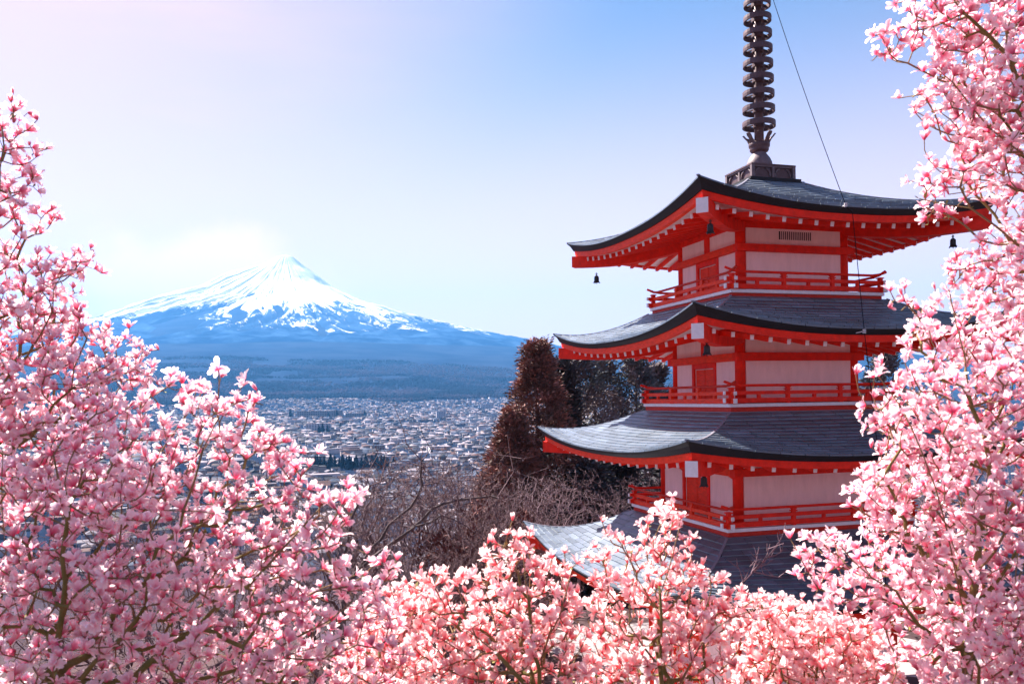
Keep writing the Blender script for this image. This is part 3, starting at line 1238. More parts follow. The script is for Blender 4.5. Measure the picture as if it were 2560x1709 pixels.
def wind_bell(pos, label):
    w = p2w(pos)
    t = thing('wind_bell', label, 'bell', w, 0, 'wind bells under the pagoda eaves')
    g = MB()
    g.lathe([(0.0, -0.06), (0.03, -0.065), (0.055, -0.09), (0.065, -0.13), (0.068, -0.22), (0.075, -0.255), (0.095, -0.285),
             (0.085, -0.285), (0.06, -0.25), (0.05, -0.12), (0.0, -0.08)], 14)
    for i in range(4):
        a = i * math.pi / 2 + 0.4
        g.beam([(0.068 * math.cos(a), 0.068 * math.sin(a), -0.10), (0.074 * math.cos(a), 0.074 * math.sin(a), -0.24),
                (0.115 * math.cos(a), 0.115 * math.sin(a), -0.30)], 0.03, 0.012)
    g.build('bell_body', [M['black']], t, smooth=False)
    g = MB()
    g.tube([(0, 0, 0.02), (0, 0, -0.07)], 0.012, 6)
    g.tube([(0.03 * math.cos(a), 0, -0.02 + 0.03 * math.sin(a)) for a in [i * math.pi / 4 for i in range(9)]], 0.008, 5)
    g.build('hook', [M['black']], t)
    g = MB()
    g.tube([(0, 0, -0.1), (0, 0, -0.31)], 0.006, 5)
    g.lathe([(0, -0.30), (0.016, -0.315), (0, -0.335)], 8)
    g.build('clapper', [M['black']], t)


wind_bell((-3.6, -3.6, 4.04), 'black bell under the top roof at its nearest corner')
wind_bell((-3.52, 3.52, 3.86), 'black bell hanging against the sky from the far-left corner of the top roof')
wind_bell((3.45, -3.45, 4.00), 'black bell under the top roof beside the pink blossom, right corner')
wind_bell((-3.91, -3.91, 1.22), 'black bell under the second roof from the top, nearest corner')
wind_bell((-4.2, -4.2, -1.72), 'black bell before the red door of the lowest balcony')


def build_cable():
    pts = [(0.06, -0.10, 12.45), (-0.45, -4.30, 4.40), (-0.36, -4.42, 4.20), (-0.35, -4.75, 1.42), (-0.33, -5.15, -1.55), (-0.3, -5.3, -4.9), (-0.3, -5.4, -9.0)]
    W = [p2w(p) for p in pts]
    P = []
    for a, b in zip(W[:-1], W[1:]):
        for i in range(8):
            u = i / 8
            q = a.lerp(b, u)
            q.z -= 0.15 * math.sin(math.pi * u) * (1 if b is W[1] else 0.15)
            P.append(q)
    P.append(W[-1])
    base = Vector((W[-1].x, W[-1].y, W[-1].z))
    t = thing('conductor_cable', 'thin grey conductor cable running from the spire down past the eaves', 'cable', base)
    g = MB()
    g.tube([p - base for p in P], 0.009, 5)
    g.build('wire', [M['cable']], t)
    for w in (W[1], W[3], W[4]):
        g = MB()
        q = w - base
        for dz in (-0.035, 0.0, 0.035):
            g.lathe([(0.0, q.z + dz - 0.014), (0.04, q.z + dz - 0.008), (0.04, q.z + dz + 0.008), (0.0, q.z + dz + 0.014)], 10, (q.x, q.y))
        c, s = math.cos(YAW), math.sin(YAW)
        g.beam([q, q + Vector((-s * 0.35, c * 0.35, -0.02))], 0.02, 0.02)
        g.build('insulator', [M['insul'], M['black']], t)


build_cable()


# ------------------------------------------------------------------ trees: branching skeletons
def mst(points, root, bf=0.35, trunk=None, tpar=None):
    """grow a branching skeleton through the points: each joins where wire + path length is least"""
    P = np.vstack([root[None], points]) if trunk is None else np.vstack([root[None], trunk, points])
    n = len(P)
    par = np.full(n, -1)
    path = np.full(n, np.inf)
    done = np.zeros(n, bool)
    done[0] = True
    path[0] = 0
    order = [0]
    best = np.full(n, np.inf)
    bp = np.zeros(n, int)

    def relax(i):
        d = np.linalg.norm(P - P[i], axis=1)
        c = d + bf * (path[i] + d)
        m = (~done) & (c < best)
        best[m] = c[m]
        bp[m] = i
    start = 0
    if trunk is not None:
        for i in range(1, 1 + len(trunk)):
            par[i] = i - 1 if tpar is None else tpar[i - 1]
            path[i] = path[par[i]] + np.linalg.norm(P[i] - P[par[i]])
            done[i] = True
            order.append(i)
        for i in range(max(1, len(trunk) // 3), 1 + len(trunk)):
            relax(i)
    else:
        relax(0)
    while len(order) < n:
        c = np.where(done, np.inf, best)
        i = int(np.argmin(c))
        done[i] = True
        par[i] = bp[i]
        path[i] = path[bp[i]] + np.linalg.norm(P[i] - P[bp[i]])
        order.append(i)
        relax(i)
    return P, par, order


def radii(par, order, r_tip, expo):
    n = len(par)
    w = np.zeros(n)
    kids = np.zeros(n, int)
    for i in order[1:]:
        kids[par[i]] += 1
    w[kids == 0] = 1
    for i in order[::-1]:
        if par[i] >= 0:
            w[par[i]] += w[i]
    return r_tip * np.maximum(w, 1) ** expo, kids, w


def smooth_nodes(P, par, kids, it=2, fixed=1):
    P = P.copy()
    n = len(P)
    idx = np.arange(n)
    for _ in range(it):
        acc = np.zeros_like(P)
        cnt = np.zeros(n)
        has = par >= 0
        acc[has] += P[par[has]]
        cnt[has] += 1
        np.add.at(acc, par[has], P[idx[has]])
        np.add.at(cnt, par[has], 1)
        avg = acc / np.maximum(cnt, 1)[:, None]
        move = (kids > 0)
        move[:fixed] = False
        P[move] = P[move] * 0.5 + avg[move] * 0.5
    return P


def skeleton_mesh(P, par, order, rad, w, sides=5, edges=None):
    """tubes that run on along the thickest child; side shoots start inside their parent"""
    n = len(P)
    ch = [[] for _ in range(n)]
    for i in order[1:]:
        if edges is None or edges[i]:
            ch[par[i]].append(i)
    V, F = [], []
    ang = np.linspace(0, 2 * np.pi, sides, endpoint=False)
    ca, sa = np.cos(ang), np.sin(ang)
    main = {}
    for i in range(n):
        if ch[i]:
            main[i] = max(ch[i], key=lambda j: w[j])
    starts = []
    for i in order[1:]:
        if edges is not None and not edges[i]:
            continue
        p = par[i]
        if main.get(p) != i or p == 0 or (edges is not None and not edges[p]):
            starts.append(i)
    for s in starts:
        chain = [par[s], s]
        while chain[-1] in main:
            chain.append(main[chain[-1]])
        pts = P[chain]
        rr = rad[chain].copy()
        if par[s] != 0:
            rr[0] = min(rr[0], rr[1] * 1.15)
        d = np.gradient(pts, axis=0)
        d /= np.maximum(np.linalg.norm(d, axis=1), 1e-9)[:, None]
        ref = np.array([0.31, 0.87, 0.38]) if abs(d[0] @ np.array([0.31, 0.87, 0.38])) < 0.9 else np.array([1.0, 0, 0])
        a = np.cross(d, ref)
        a /= np.maximum(np.linalg.norm(a, axis=1), 1e-9)[:, None]
        b = np.cross(d, a)
        ring = pts[:, None] + rr[:, None, None] * (a[:, None] * ca[None, :, None] + b[:, None] * sa[None, :, None])
        base = len(V) * sides
        V.extend(list(ring))
        m = len(chain)
        i0 = base + np.arange(m - 1)[:, None] * sides + np.arange(sides)[None]
        i1 = base + np.arange(m - 1)[:, None] * sides + (np.arange(sides)[None] + 1) % sides
        F.append(np.stack([i0, i1, i1 + sides, i0 + sides], -1).reshape(-1, 4))
    if not F:
        return np.zeros((0, 3)), np.zeros((0, 4), int)
    return np.concatenate(V).reshape(-1, 3), np.concatenate(F)


def in_poly(px, py, poly):
    x, y = np.array(poly).T
    x2, y2 = np.roll(x, -1), np.roll(y, -1)
    ins = np.zeros(len(px), bool)
    for a, b, c, d in zip(x, y, x2, y2):
        cond = ((b > py) != (d > py)) & (px < (c - a) * (py - b) / (d - b + 1e-12) + a)
        ins ^= cond
    return ins


def edge_dist(px, py, poly):
    x, y = np.array(poly).T
    best = np.full(len(px), 1e9)
    for i in range(len(x)):
        a = np.array([x[i], y[i]])
        b = np.array([x[(i + 1) % len(x)], y[(i + 1) % len(x)]])
        ab = b - a
        t = np.clip(((px - a[0]) * ab[0] + (py - a[1]) * ab[1]) / (ab @ ab + 1e-9), 0, 1)
        best = np.minimum(best, np.hypot(px - a[0] - t * ab[0], py - a[1] - t * ab[1]))
    return best


# ------------------------------------------------------------------ magnolia blossoms
def petal_grid(length, width, open_a, curl, rs, cols):
    """one petal rising from the flower base; returns verts (local, radial x / up z), quads, colours"""
    nl, nw = 4, 2
    V, K = [], []
    a = open_a
    r, z = 0.006, 0.0
    steps = []
    ang = 0.25 + open_a * 0.55                # start leaning outwards
    for i in range(nl + 1):
        u = i / nl
        steps.append((r, z, ang))
        th = ang
        r += math.sin(th) * length / nl
        z += math.cos(th) * length / nl
        ang += (open_a * 0.9 - 0.55 + curl * u * u * 2.2) / nl
    tw = rs.uniform(-0.25, 0.25)
    for i, (r, z, an) in enumerate(steps):
        u = i / nl
        hw = width * 0.5 * (0.35 + 1.5 * u * (1 - 0.62 * u)) * (1 if i < nl else 0.45)
        for j in range(nw + 1):
            s = -1 + 2 * j / nw
            cup = 0.35 * hw * s * s
            rad = r - cup * math.cos(an)
            V.append((rad, hw * s + tw * hw * u, z + cup * math.sin(an)))
            base, mid, tip = cols
            k = u ** 1.15
            c = base * (1 - k) + mid * k if k < 0.5 else mid * (1 - (k - 0.5) * 2) + tip * (k - 0.5) * 2
            if k < 0.5:
                c = base * (1 - 2 * k) + mid * 2 * k
            c = c + (tip - c) * (0.10 + 0.30 * u) * abs(s)
            K.append((*np.clip(c, 0, 1), 1))
    F = []
    for i in range(nl):
        for j in range(nw):
            a0 = i * (nw + 1) + j
            F.append((a0, a0 + 1, a0 + nw + 2, a0 + nw + 1))
    return np.array(V), F, K


def blossom_arrays(seed, kind, palette):
    rs = np.random.RandomState(seed)
    V, F, K = [], [], []
    whorls = {'bud': [(3, 0.02, -0.1), (3, 0.06, -0.1)],
              'cup': [(3, 0.18, 0.0), (3, 0.38, 0.1), (3, 0.62, 0.25)],
              'open': [(3, 0.35, 0.1), (3, 0.75, 0.3), (3, 1.15, 0.5)],
              'loose': [(2, 0.45, 0.3), (3, 0.95, 0.6), (3, 1.45, 0.9)]}[kind]
    for wi, (n, op, curl) in enumerate(whorls):
        a0 = rs.uniform(0, 6.28)
        for i in range(n):
            a = a0 + 2 * math.pi * i / n + rs.uniform(-0.25, 0.25)
            ln = 0.100 * rs.uniform(0.78, 1.2) * (1.0 if kind != 'bud' else 0.85)
            wd = 0.050 * rs.uniform(0.75, 1.25) * (1.0 if kind != 'bud' else 0.8)
            j = rs.uniform(0.85, 1.12)
            cols = [np.array(c) * j for c in palette]
            v, f, k = petal_grid(ln, wd, op + rs.uniform(-0.2, 0.28), curl + rs.uniform(-0.35, 0.35), rs, cols)
            c, s = math.cos(a), math.sin(a)
            v = np.stack([v[:, 0] * c - v[:, 1] * s, v[:, 0] * s + v[:, 1] * c, v[:, 2]], -1)
            b = len(V)
            V += v.tolist()
            F += [tuple(q + b for q in t) for t in f]
            K += k
    return np.array(V), np.array(F), np.array(K)


PINK = ((0.92, 0.045, 0.22), (0.98, 0.42, 0.55), (0.99, 0.96, 0.93))
PINKPALE = ((0.95, 0.16, 0.36), (0.99, 0.76, 0.80), (0.99, 0.99, 0.96))
SALMON = ((0.93, 0.05, 0.13), (0.98, 0.42, 0.43), (0.99, 0.94, 0.84))
KINDS_ = ['bud', 'cup', 'open', 'open', 'cup', 'open', 'loose', 'cup', 'loose', 'open', 'cup', 'loose', 'open', 'cup']
VAR = {}
for pn, pal, alt in (('pink', PINK, PINKPALE), ('salmon', SALMON, SALMON)):
    VAR[pn] = []
    for i, kd in enumerate(KINDS_):
        V, F, K = blossom_arrays(100 + i + (70 if pn == 'salmon' else 0), kd, alt if i % 3 == 2 else pal)
        me = mesh_from('blossom', V, F, [M['petal']], None, True, K)
        VAR[pn].append((V, F, K, me))


def magnolia(label, poly, depth, root, n_clusters, per, tone, seed, half_depth=0.8, size=1.0, budp=0.15, limbs=(), fwd=0.0):
    rs = np.random.RandomState(seed)
    poly = np.array(poly)
    lo, hi = poly.min(0), poly.max(0)
    # cluster centres spread over the crown, each kept apart from the others
    cl = []
    tries = 0
    area = 0
    gx = rs.uniform(lo[0], hi[0], 6000)
    gy = rs.uniform(lo[1], hi[1], 6000)
    ok = in_poly(gx, gy, poly)
    gx, gy = gx[ok], gy[ok]
    ed = edge_dist(gx, gy, poly)
    crown_area = (hi[0] - lo[0]) * (hi[1] - lo[1]) * len(gx) / 6000
    hd = half_depth * np.sqrt(np.clip(ed / 0.45, 0.04, 1))
    gd = depth + rs.uniform(-1, 1, len(gx)) * hd
    pts = np.stack([gx * (1 + (gd - depth) / depth * 0.5), gd, gy * (1 + (gd - depth) / depth * 0.5)], -1)
    sep = 0.85 * (crown_area * half_depth * 1.2 / n_clusters) ** (1 / 3)
    # the outline's own sprays first, then the body of the crown
    rim = np.where(ed < 0.09)[0]
    body = np.where(ed >= 0.07)[0]
    sel = []
    for idx, lim, sp in ((rim, int(n_clusters * 0.22), sep * 0.62), (body, n_clusters, sep)):
        for p in pts[idx]:
            if len(sel) >= lim:
                break
            if sel and np.min(np.linalg.norm(np.array(sel) - p, axis=1)) < sp:
                continue
            sel.append(p)
    sel = np.array(sel)
    fl = []
    for c in sel:
        k = max(1, int(rs.poisson(per)))
        for _ in range(k):
            fl.append(c + rs.normal(0, 1, 3) * np.array([0.062, 0.062, 0.052]))
    fl = np.array(fl)
    keep = in_poly(fl[:, 0], fl[:, 2], poly) | (rs.uniform(size=len(fl)) < 0.15)
    fl = fl[keep]
    # thin out overlapping flowers
    out = []
    for p in fl:
        if out and np.min(np.linalg.norm(np.array(out[-250:]) - p, axis=1)) < 0.045:
            continue
        out.append(p)
    fl = np.array(out)
    root = np.array([root[0], root[1], gz(root[0], root[1]) - 0.05])
    attract = np.vstack([sel - np.array([0, 0, 0.12]), fl - np.array([0, 0, 0.02])])
    top = np.array([np.mean(sel[:, 0]) * 0.5 + root[0] * 0.5, depth, np.percentile(sel[:, 2], 12)])
    top = np.array([root[0] + (np.mean(sel[:, 0]) - root[0]) * 0.25, depth, max(root[2] + 0.6, lo[1] - 0.15)])
    tk = np.array([root + (top - root) * u + np.array([0.03 * math.sin(5 * u + seed), 0, 0]) for u in np.linspace(0.12, 1, 9)])
    # main limbs: each forks from the nearest limb point below it
    tk = [p for p in tk]
    tpar = [0] + list(range(1, len(tk)))
    for lb in limbs:
        pts_ = [np.array([a, depth - fwd * min(1, 0.4 + 0.3 * q), b]) for q, (a, b) in enumerate(lb)]
        dist = [np.linalg.norm(p - pts_[0]) for p in tk]
        prev = int(np.argmin(dist)) + 1
        for q in pts_:
            a0 = tk[prev - 1]
            m_ = max(2, int(np.linalg.norm(q - a0) / 0.16))
            for e_ in range(1, m_ + 1):
                u = e_ / m_
                tk.append(a0 + (q - a0) * u + rs.normal(0, 0.024, 3))
                tpar.append(prev)
                prev = len(tk)
    tk = np.array(tk)
    P, par, order = mst(attract, root, 0.32, tk, tpar)
    rad, kids, w = radii(par, order, 0.0037, 0.335)
    P = smooth_nodes(P, par, kids, 2, fixed=1)
    nfl = len(fl)
    t = thing('magnolia_tree', label, 'magnolia tree', root, 0, 'magnolia trees in bloom around the viewpoint')
    thickmask = rad > 0.0085
    v, f = skeleton_mesh(P, par, order, rad, w, 7, thickmask)
    obj('trunk', mesh_from('trunk', v - root, f, [M['bark']], None, True), t)
    v, f = skeleton_mesh(P, par, order, rad, w, 4, ~thickmask)
    # leaf buds and withered bracts at the twig ends
    obj('twigs', mesh_from('twigs', v - root, f, [M['twig']], None, True), t)
    fpos = P[len(P) - nfl:]
    # flower attitude: follow the shoot, turned upwards
    dirs = fpos - P[par[len(P) - nfl:]]
    dirs /= np.maximum(np.linalg.norm(dirs, axis=1), 1e-6)[:, None]
    dirs = dirs * 0.55 + np.array([0, -0.12, 0.62]) + rs.normal(0, 0.45, dirs.shape)
    near = np.argsort(fpos[:, 1] + 0.25 * np.abs(fpos[:, 0]) * 0)
    first = set(near[:300].tolist())
    RV, RF, RK, nb = [], [], [], 0
    for i in range(nfl):
        u = rs.uniform()
        vi = 0 if u < budp else rs.randint(1, len(KINDS_))
        V, F, K, me = VAR[tone][vi]
        q = Vector(dirs[i]).to_track_quat('Z', 'Y') @ Euler((0, 0, rs.uniform(0, 6.28))).to_quaternion()
        sc = size * rs.uniform(0.7, 1.2)
        if i in first:
            o = bpy.data.objects.new('blossom', me)
            COL.objects.link(o)
            o.parent = t
            o.location = Vector(fpos[i] - root)
            o.rotation_mode = 'QUATERNION'
            o.rotation_quaternion = q
            o.scale = (sc, sc, sc)
        else:
            R3 = np.array(q.to_matrix()) * sc
            RV.append(V @ R3.T + (fpos[i] - root))
            RF.append(F + nb)
            RK.append(K)
            nb += len(V)
    if RV:
        o = obj('blossoms', mesh_from('blossoms', np.concatenate(RV), np.concatenate(RF), [M['petal']], None, True, np.concatenate(RK)), t)
        o['kind'] = 'stuff'
    # green bud scales along the twigs
    tips = np.where(kids == 0)[0]
    BV, BF, nb = [], [], 0
    for i in rs.choice(len(P) - nfl - 1, min(160, len(P) - nfl - 1), replace=False) + 1:
        d = rs.normal(0, 1, 3) + np.array([0, 0, 1.2])
        d /= np.linalg.norm(d)
        a = np.cross(d, [0.3, 0.2, 0.9])
        a /= np.linalg.norm(a)
        p = P[i] - root
        L_ = rs.uniform(0.025, 0.06)
        BV += [p, p + d * L_ * 0.5 + a * L_ * 0.22, p + d * L_, p + d * L_ * 0.5 - a * L_ * 0.22]
        BF.append((nb, nb + 1, nb + 2, nb + 3))
        nb += 4
    o = obj('young_leaves', mesh_from('young_leaves', np.array(BV), np.array(BF), [M['leafbud']]), t)
    o['kind'] = 'stuff'
    return t


M['leafbud'] = mat('young_leaf', (0.26, 0.24, 0.07), 0.6, 0.3, noise=0.3, nscale=30)

POLY_A = [(-4.26, 2.52), (-4.02, 2.4), (-3.81, 2.45), (-3.71, 2.4), (-3.72, 2.27), (-3.57, 2.15), (-3.72, 1.99), (-3.86, 1.87), (-3.59, 1.85), (-3.63, 1.73), (-3.52, 1.53), (-3.57, 1.44), (-3.7, 1.39), (-3.61, 1.22), (-3.77, 1.16), (-3.53, 1.21), (-3.36, 1.27), (-3.16, 1.21), (-3.18, 1.1), (-3.38, 1.03), (-3.35, 0.78), (-3.19, 0.76), (-3.09, 0.55), (-2.84, 0.53), (-2.71, 0.29), (-2.63, 0.22), (-2.87, 0.09), (-2.97, -0.25), (-2.88, -0.59), (-3.15, -0.92), (-4.31, -0.91)]
POLY_B = [(-3.62, -0.42), (-3.22, -0.37), (-2.95, -0.09), (-2.66, 0.14), (-2.43, 0.08), (-2.23, 0.18), (-2.17, 0.07), (-2.14, 0.16), (-1.94, 0.26), (-1.78, 0.24), (-1.8, 0.13), (-1.62, 0.13), (-1.66, -0.02), (-1.76, -0.22), (-1.62, -0.14), (-1.52, -0.12), (-1.5, -0.24), (-1.36, -0.36), (-1.4, -0.47), (-1.32, -0.59), (-1.19, -0.57), (-1.14, -0.47), (-1.0, -0.55), (-1.07, -0.66), (-1.09, -1.01), (-0.72, -1.0), (-0.71, -1.1), (-0.87, -1.24), (-0.64, -1.45), (-0.82, -2.02), (-3.64, -1.98)]
POLY_C = [(4.21, 3.14), (3.0, 3.16), (2.97, 2.93), (3.02, 2.77), (2.74, 2.72), (2.76, 2.6), (3.0, 2.57), (3.19, 2.65), (3.25, 2.5), (3.0, 2.31), (3.06, 2.16), (3.21, 2.11), (3.03, 1.93), (3.09, 1.86), (3.24, 1.97), (3.29, 1.84), (2.96, 1.63), (3.1, 1.55), (3.05, 1.35), (3.18, 1.30), (3.36, 1.32), (3.46, 1.55), (3.66, 1.52), (3.66, 1.20), (3.51, 1.12), (3.28, 1.02), (3.29, 0.93), (3.44, 0.82), (3.27, 0.59), (3.71, 0.39), (4.17, 0.38)]
POLY_D = [(3.72, 0.51), (3.02, 0.54), (2.87, 0.67), (2.7, 0.76), (2.56, 0.76), (2.58, 0.65), (2.71, 0.53), (2.63, 0.29), (2.48, 0.19), (2.26, 0.15), (2.32, 0.05), (2.42, -0.01), (2.32, -0.14), (2.39, -0.29), (2.43, -0.42), (2.34, -0.52), (2.22, -0.67), (2.37, -0.71), (2.28, -0.87), (2.29, -0.98), (2.13, -0.93), (2.06, -0.84), (1.91, -0.79), (1.86, -0.91), (1.99, -1.0), (1.96, -1.09), (1.86, -1.16), (1.95, -1.29), (2.11, -1.4), (2.43, -1.52), (2.57, -1.76), (2.48, -2.11), (3.68, -2.13)]
POLY_E = [(-0.85, -2.13), (-0.76, -1.31), (-0.81, -1.19), (-0.67, -1.13), (-0.37, -1.23), (-0.33, -1.08), (-0.21, -1.02), (-0.15, -0.85), (-0.06, -0.84), (-0.04, -0.96), (0.1, -0.81), (0.17, -0.92), (0.14, -1.05), (0.37, -1.02), (0.39, -1.15), (0.45, -1.36), (0.49, -1.57), (0.44, -2.15)]
POLY_F = [(0.39, -2.22), (0.53, -1.66), (0.48, -1.38), (0.52, -1.22), (0.61, -1.06), (0.63, -0.89), (0.77, -0.94), (0.82, -1.02), (0.94, -0.96), (0.96, -0.75), (1.2, -0.74), (1.26, -0.92), (1.32, -1.06), (1.29, -1.2), (1.57, -1.2), (1.6, -1.39), (1.79, -1.36), (1.81, -1.55), (1.62, -1.74), (1.58, -2.24)]
POLY_G = [(1.65, -2.42), (1.72, -1.81), (1.9, -1.49), (2.07, -1.56), (2.27, -1.6), (2.64, -1.72), (2.98, -1.9), (3.04, -2.17), (2.97, -2.44)]
POLY_H = [(-1.58, -2.48), (-1.5, -2.06), (-1.25, -1.78), (-1.0, -1.5), (-0.78, -1.46), (-0.65, -1.71), (-0.8, -2.49)]

magnolia('tall pink magnolia at the left edge, its top sprays against the lilac sky', POLY_A, 6.6, (-4.2, 6.9), 290, 5.4, 'pink', 1, 0.65, 0.66, 0.12, [[(-4.1, -0.6), (-3.9, 0.3), (-3.75, 1.1), (-3.7, 1.9)], [(-3.9, 0.1), (-3.5, 0.5), (-3.3, 1.0)], [(-4.0, -0.4), (-3.4, 0.0), (-2.9, 0.3)]], 0.4)
magnolia('broad pink magnolia low on the left, reaching across the town view', POLY_B, 5.6, (-2.9, 5.9), 425, 5.2, 'pink', 2, 0.65, 0.64, 0.12, [[(-3.05, -1.7), (-3.15, -1.0), (-3.1, -0.3)], [(-2.95, -1.7), (-2.75, -1.1), (-2.7, -0.3)], [(-2.8, -1.75), (-2.2, -1.1), (-1.9, -0.5), (-1.75, -0.1)], [(-2.6, -1.8), (-1.9, -1.35), (-1.4, -0.9), (-1.2, -0.65)], [(-2.4, -1.95), (-1.6, -1.6), (-0.95, -1.2)], [(-2.5, -1.2), (-2.45, -0.6), (-2.35, -0.1)]], 0.5)
magnolia('tall pale-pink magnolia at the right edge, overlapping the top roof tip', POLY_C, 6.4, (4.4, 6.6), 255, 5.6, 'pink', 3, 0.6, 0.68, 0.12, [[(4.1, 0.6), (3.9, 1.5), (3.6, 2.4), (3.2, 2.8)], [(4.0, 0.9), (3.6, 1.2), (3.2, 1.45)], [(3.9, 1.6), (3.5, 1.9), (3.15, 2.2)]], 0.35)
magnolia('broad pink magnolia on the right, covering the lower balconies', POLY_D, 5.7, (2.95, 5.9), 430, 5.4, 'pink', 4, 0.65, 0.65, 0.12, [[(2.95, -1.6), (2.8, -1.0), (2.55, -0.4), (2.4, 0.0)], [(3.0, -1.5), (3.0, -0.6), (2.8, 0.2), (2.65, 0.6)], [(3.1, -1.4), (3.4, -0.6), (3.4, 0.2)], [(2.85, -1.7), (2.4, -1.3), (2.0, -0.95)], [(3.2, -1.7), (3.5, -1.2), (3.6, -0.6)]], 0.45)
magnolia('salmon-pink magnolia with dark forked stems, left of the mossy one', POLY_E, 5.9, (0.15, 5.9), 170, 4.2, 'salmon', 5, 0.5, 0.66, 0.25, [[(0.12, -1.95), (-0.1, -1.65), (-0.5, -1.35)], [(0.14, -1.85), (0.08, -1.35), (0.02, -0.95)], [(0.17, -1.8), (0.32, -1.4), (0.36, -1.1)], [(-0.1, -1.65), (-0.2, -1.25)]], 0.5)
magnolia('salmon-pink magnolia with a mossy upright stem before the lowest roof', POLY_F, 6.1, (1.02, 6.1), 175, 4.0, 'salmon', 6, 0.5, 0.66, 0.25, [[(1.0, -2.0), (0.97, -1.5), (1.03, -1.15), (1.08, -0.85)], [(0.97, -1.85), (0.75, -1.55), (0.6, -1.3)], [(0.99, -1.5), (0.8, -1.2), (0.75, -1.0)], [(1.12, -2.05), (1.22, -1.65), (1.45, -1.4), (1.65, -1.35)], [(1.2, -1.75), (1.3, -1.4), (1.25, -1.1)]], 0.6)
magnolia('low salmon magnolia between the mossy-stemmed tree and the right-hand pink tree', POLY_G, 6.6, (2.3, 6.7), 190, 4.8, 'salmon', 7, 0.6, 0.70, 0.2)
magnolia('low salmon magnolia in the gap between the left pink tree and the dark forked stems', POLY_H, 6.9, (-1.1, 7.0), 160, 4.8, 'salmon', 8, 0.6, 0.70, 0.2)


# ------------------------------------------------------------------ bare trees
def bare_mesh(seed, h, spread, n, r_tip=0.007, twigs=3, lean=0.0, trunk_h=0.3, twl=(0.15, 0.5), mats=None):
    rs = np.random.RandomState(seed)
    d = rs.normal(0, 1, (n, 3))
    d /= np.linalg.norm(d, axis=1)[:, None]
    r = rs.uniform(0.25, 1, n) ** 0.5
    p = d * r[:, None] * np.array([spread, spread, h * (1 - trunk_h) * 0.5])
    p[:, 2] += h * (trunk_h + (1 - trunk_h) * 0.5)
    p[:, 0] += lean * p[:, 2]
    root = np.zeros(3)
    tk = np.array([[lean * h * trunk_h * u * 0.7 + 0.08 * math.sin(4 * u + seed), 0.08 * math.cos(3 * u + seed), h * trunk_h * u] for u in np.linspace(0.15, 1, 6)])
    P, par, order = mst(p, root, 0.38, tk)
    rad, kids, w = radii(par, order, r_tip, 0.44)
    P = smooth_nodes(P, par, kids, 3, fixed=len(tk) + 1)
    tm = rad > r_tip * 3.2
    v1, f1 = skeleton_mesh(P, par, order, rad, w, 6, tm)
    v2, f2 = skeleton_mesh(P, par, order, rad, w, 3, ~tm)
    # fine shoots
    k = np.repeat(np.arange(len(tk) + 1, len(P)), twigs)
    k = k[rs.uniform(size=len(k)) < 0.9]
    out = P[k] - P[par[k]]
    out /= np.maximum(np.linalg.norm(out, axis=1), 1e-6)[:, None]
    dd = out * 0.7 + rs.normal(0, 0.6, (len(k), 3)) + np.array([0, 0, 0.15])
    dd /= np.linalg.norm(dd, axis=1)[:, None]
    L_ = rs.uniform(*twl, len(k))[:, None]
    q0, q2 = P[k], P[k] + dd * L_
    sd = np.cross(dd, rs.normal(0, 1, (len(k), 3)))
    sd /= np.maximum(np.linalg.norm(sd, axis=1), 1e-6)[:, None]
    s2 = np.cross(dd, sd)
    rt = r_tip * 0.75
    tv = np.stack([q0 + sd * rt, q0 - sd * rt * 0.5 + s2 * rt * 0.87, q0 - sd * rt * 0.5 - s2 * rt * 0.87, q2], 1).reshape(-1, 3)
    b = np.arange(len(k))[:, None] * 4
    tf = np.concatenate([b + np.array([0, 1, 3]), b + np.array([1, 2, 3]), b + np.array([2, 0, 3])])
    return (v1, f1), (v2, f2), (tv, tf)


BARE = []
for sd, h, sp, n, lean in ((11, 6.0, 2.6, 1300, 0.08), (12, 7.5, 2.6, 1300, -0.08), (13, 5.0, 2.6, 1200, 0.1), (14, 8.5, 2.8, 1500, 0.0)):
    a, b, c = bare_mesh(sd, h, sp, n, 0.0058, 4, lean, twl=(0.06, 0.24))
    pair = []
    for mk in ('bare', 'barepale'):
        tm = mesh_from('trunk', a[0], a[1], [M[mk]], None, True)
        v = np.concatenate([b[0], c[0]])
        f3 = np.concatenate([b[1][:, [0, 1, 2]], b[1][:, [0, 2, 3]], c[1] + len(b[0])])
        cm = mesh_from('crown', v, f3, [M[mk]], None, False)
        pair.append((tm, cm))
    BARE.append(pair)


def bare_tree(vi, mk, x, y, rz, topz, label, name='bare_tree', dz=0.0):
    z = gz(x, y)
    sc = (topz - z) / (6.0, 7.5, 5.0, 8.5)[vi]
    t = thing(name, label, 'tree', (x, y, z - 0.1 + dz), rz, 'leafless trees on the slope below the pagoda')
    tm, cm = BARE[vi][0 if mk == 'bare' else 1]
    for nm, me in (('trunk', tm), ('crown', cm)):
        o = obj(nm, me, t)
        o.scale = (sc, sc, sc)
    return t


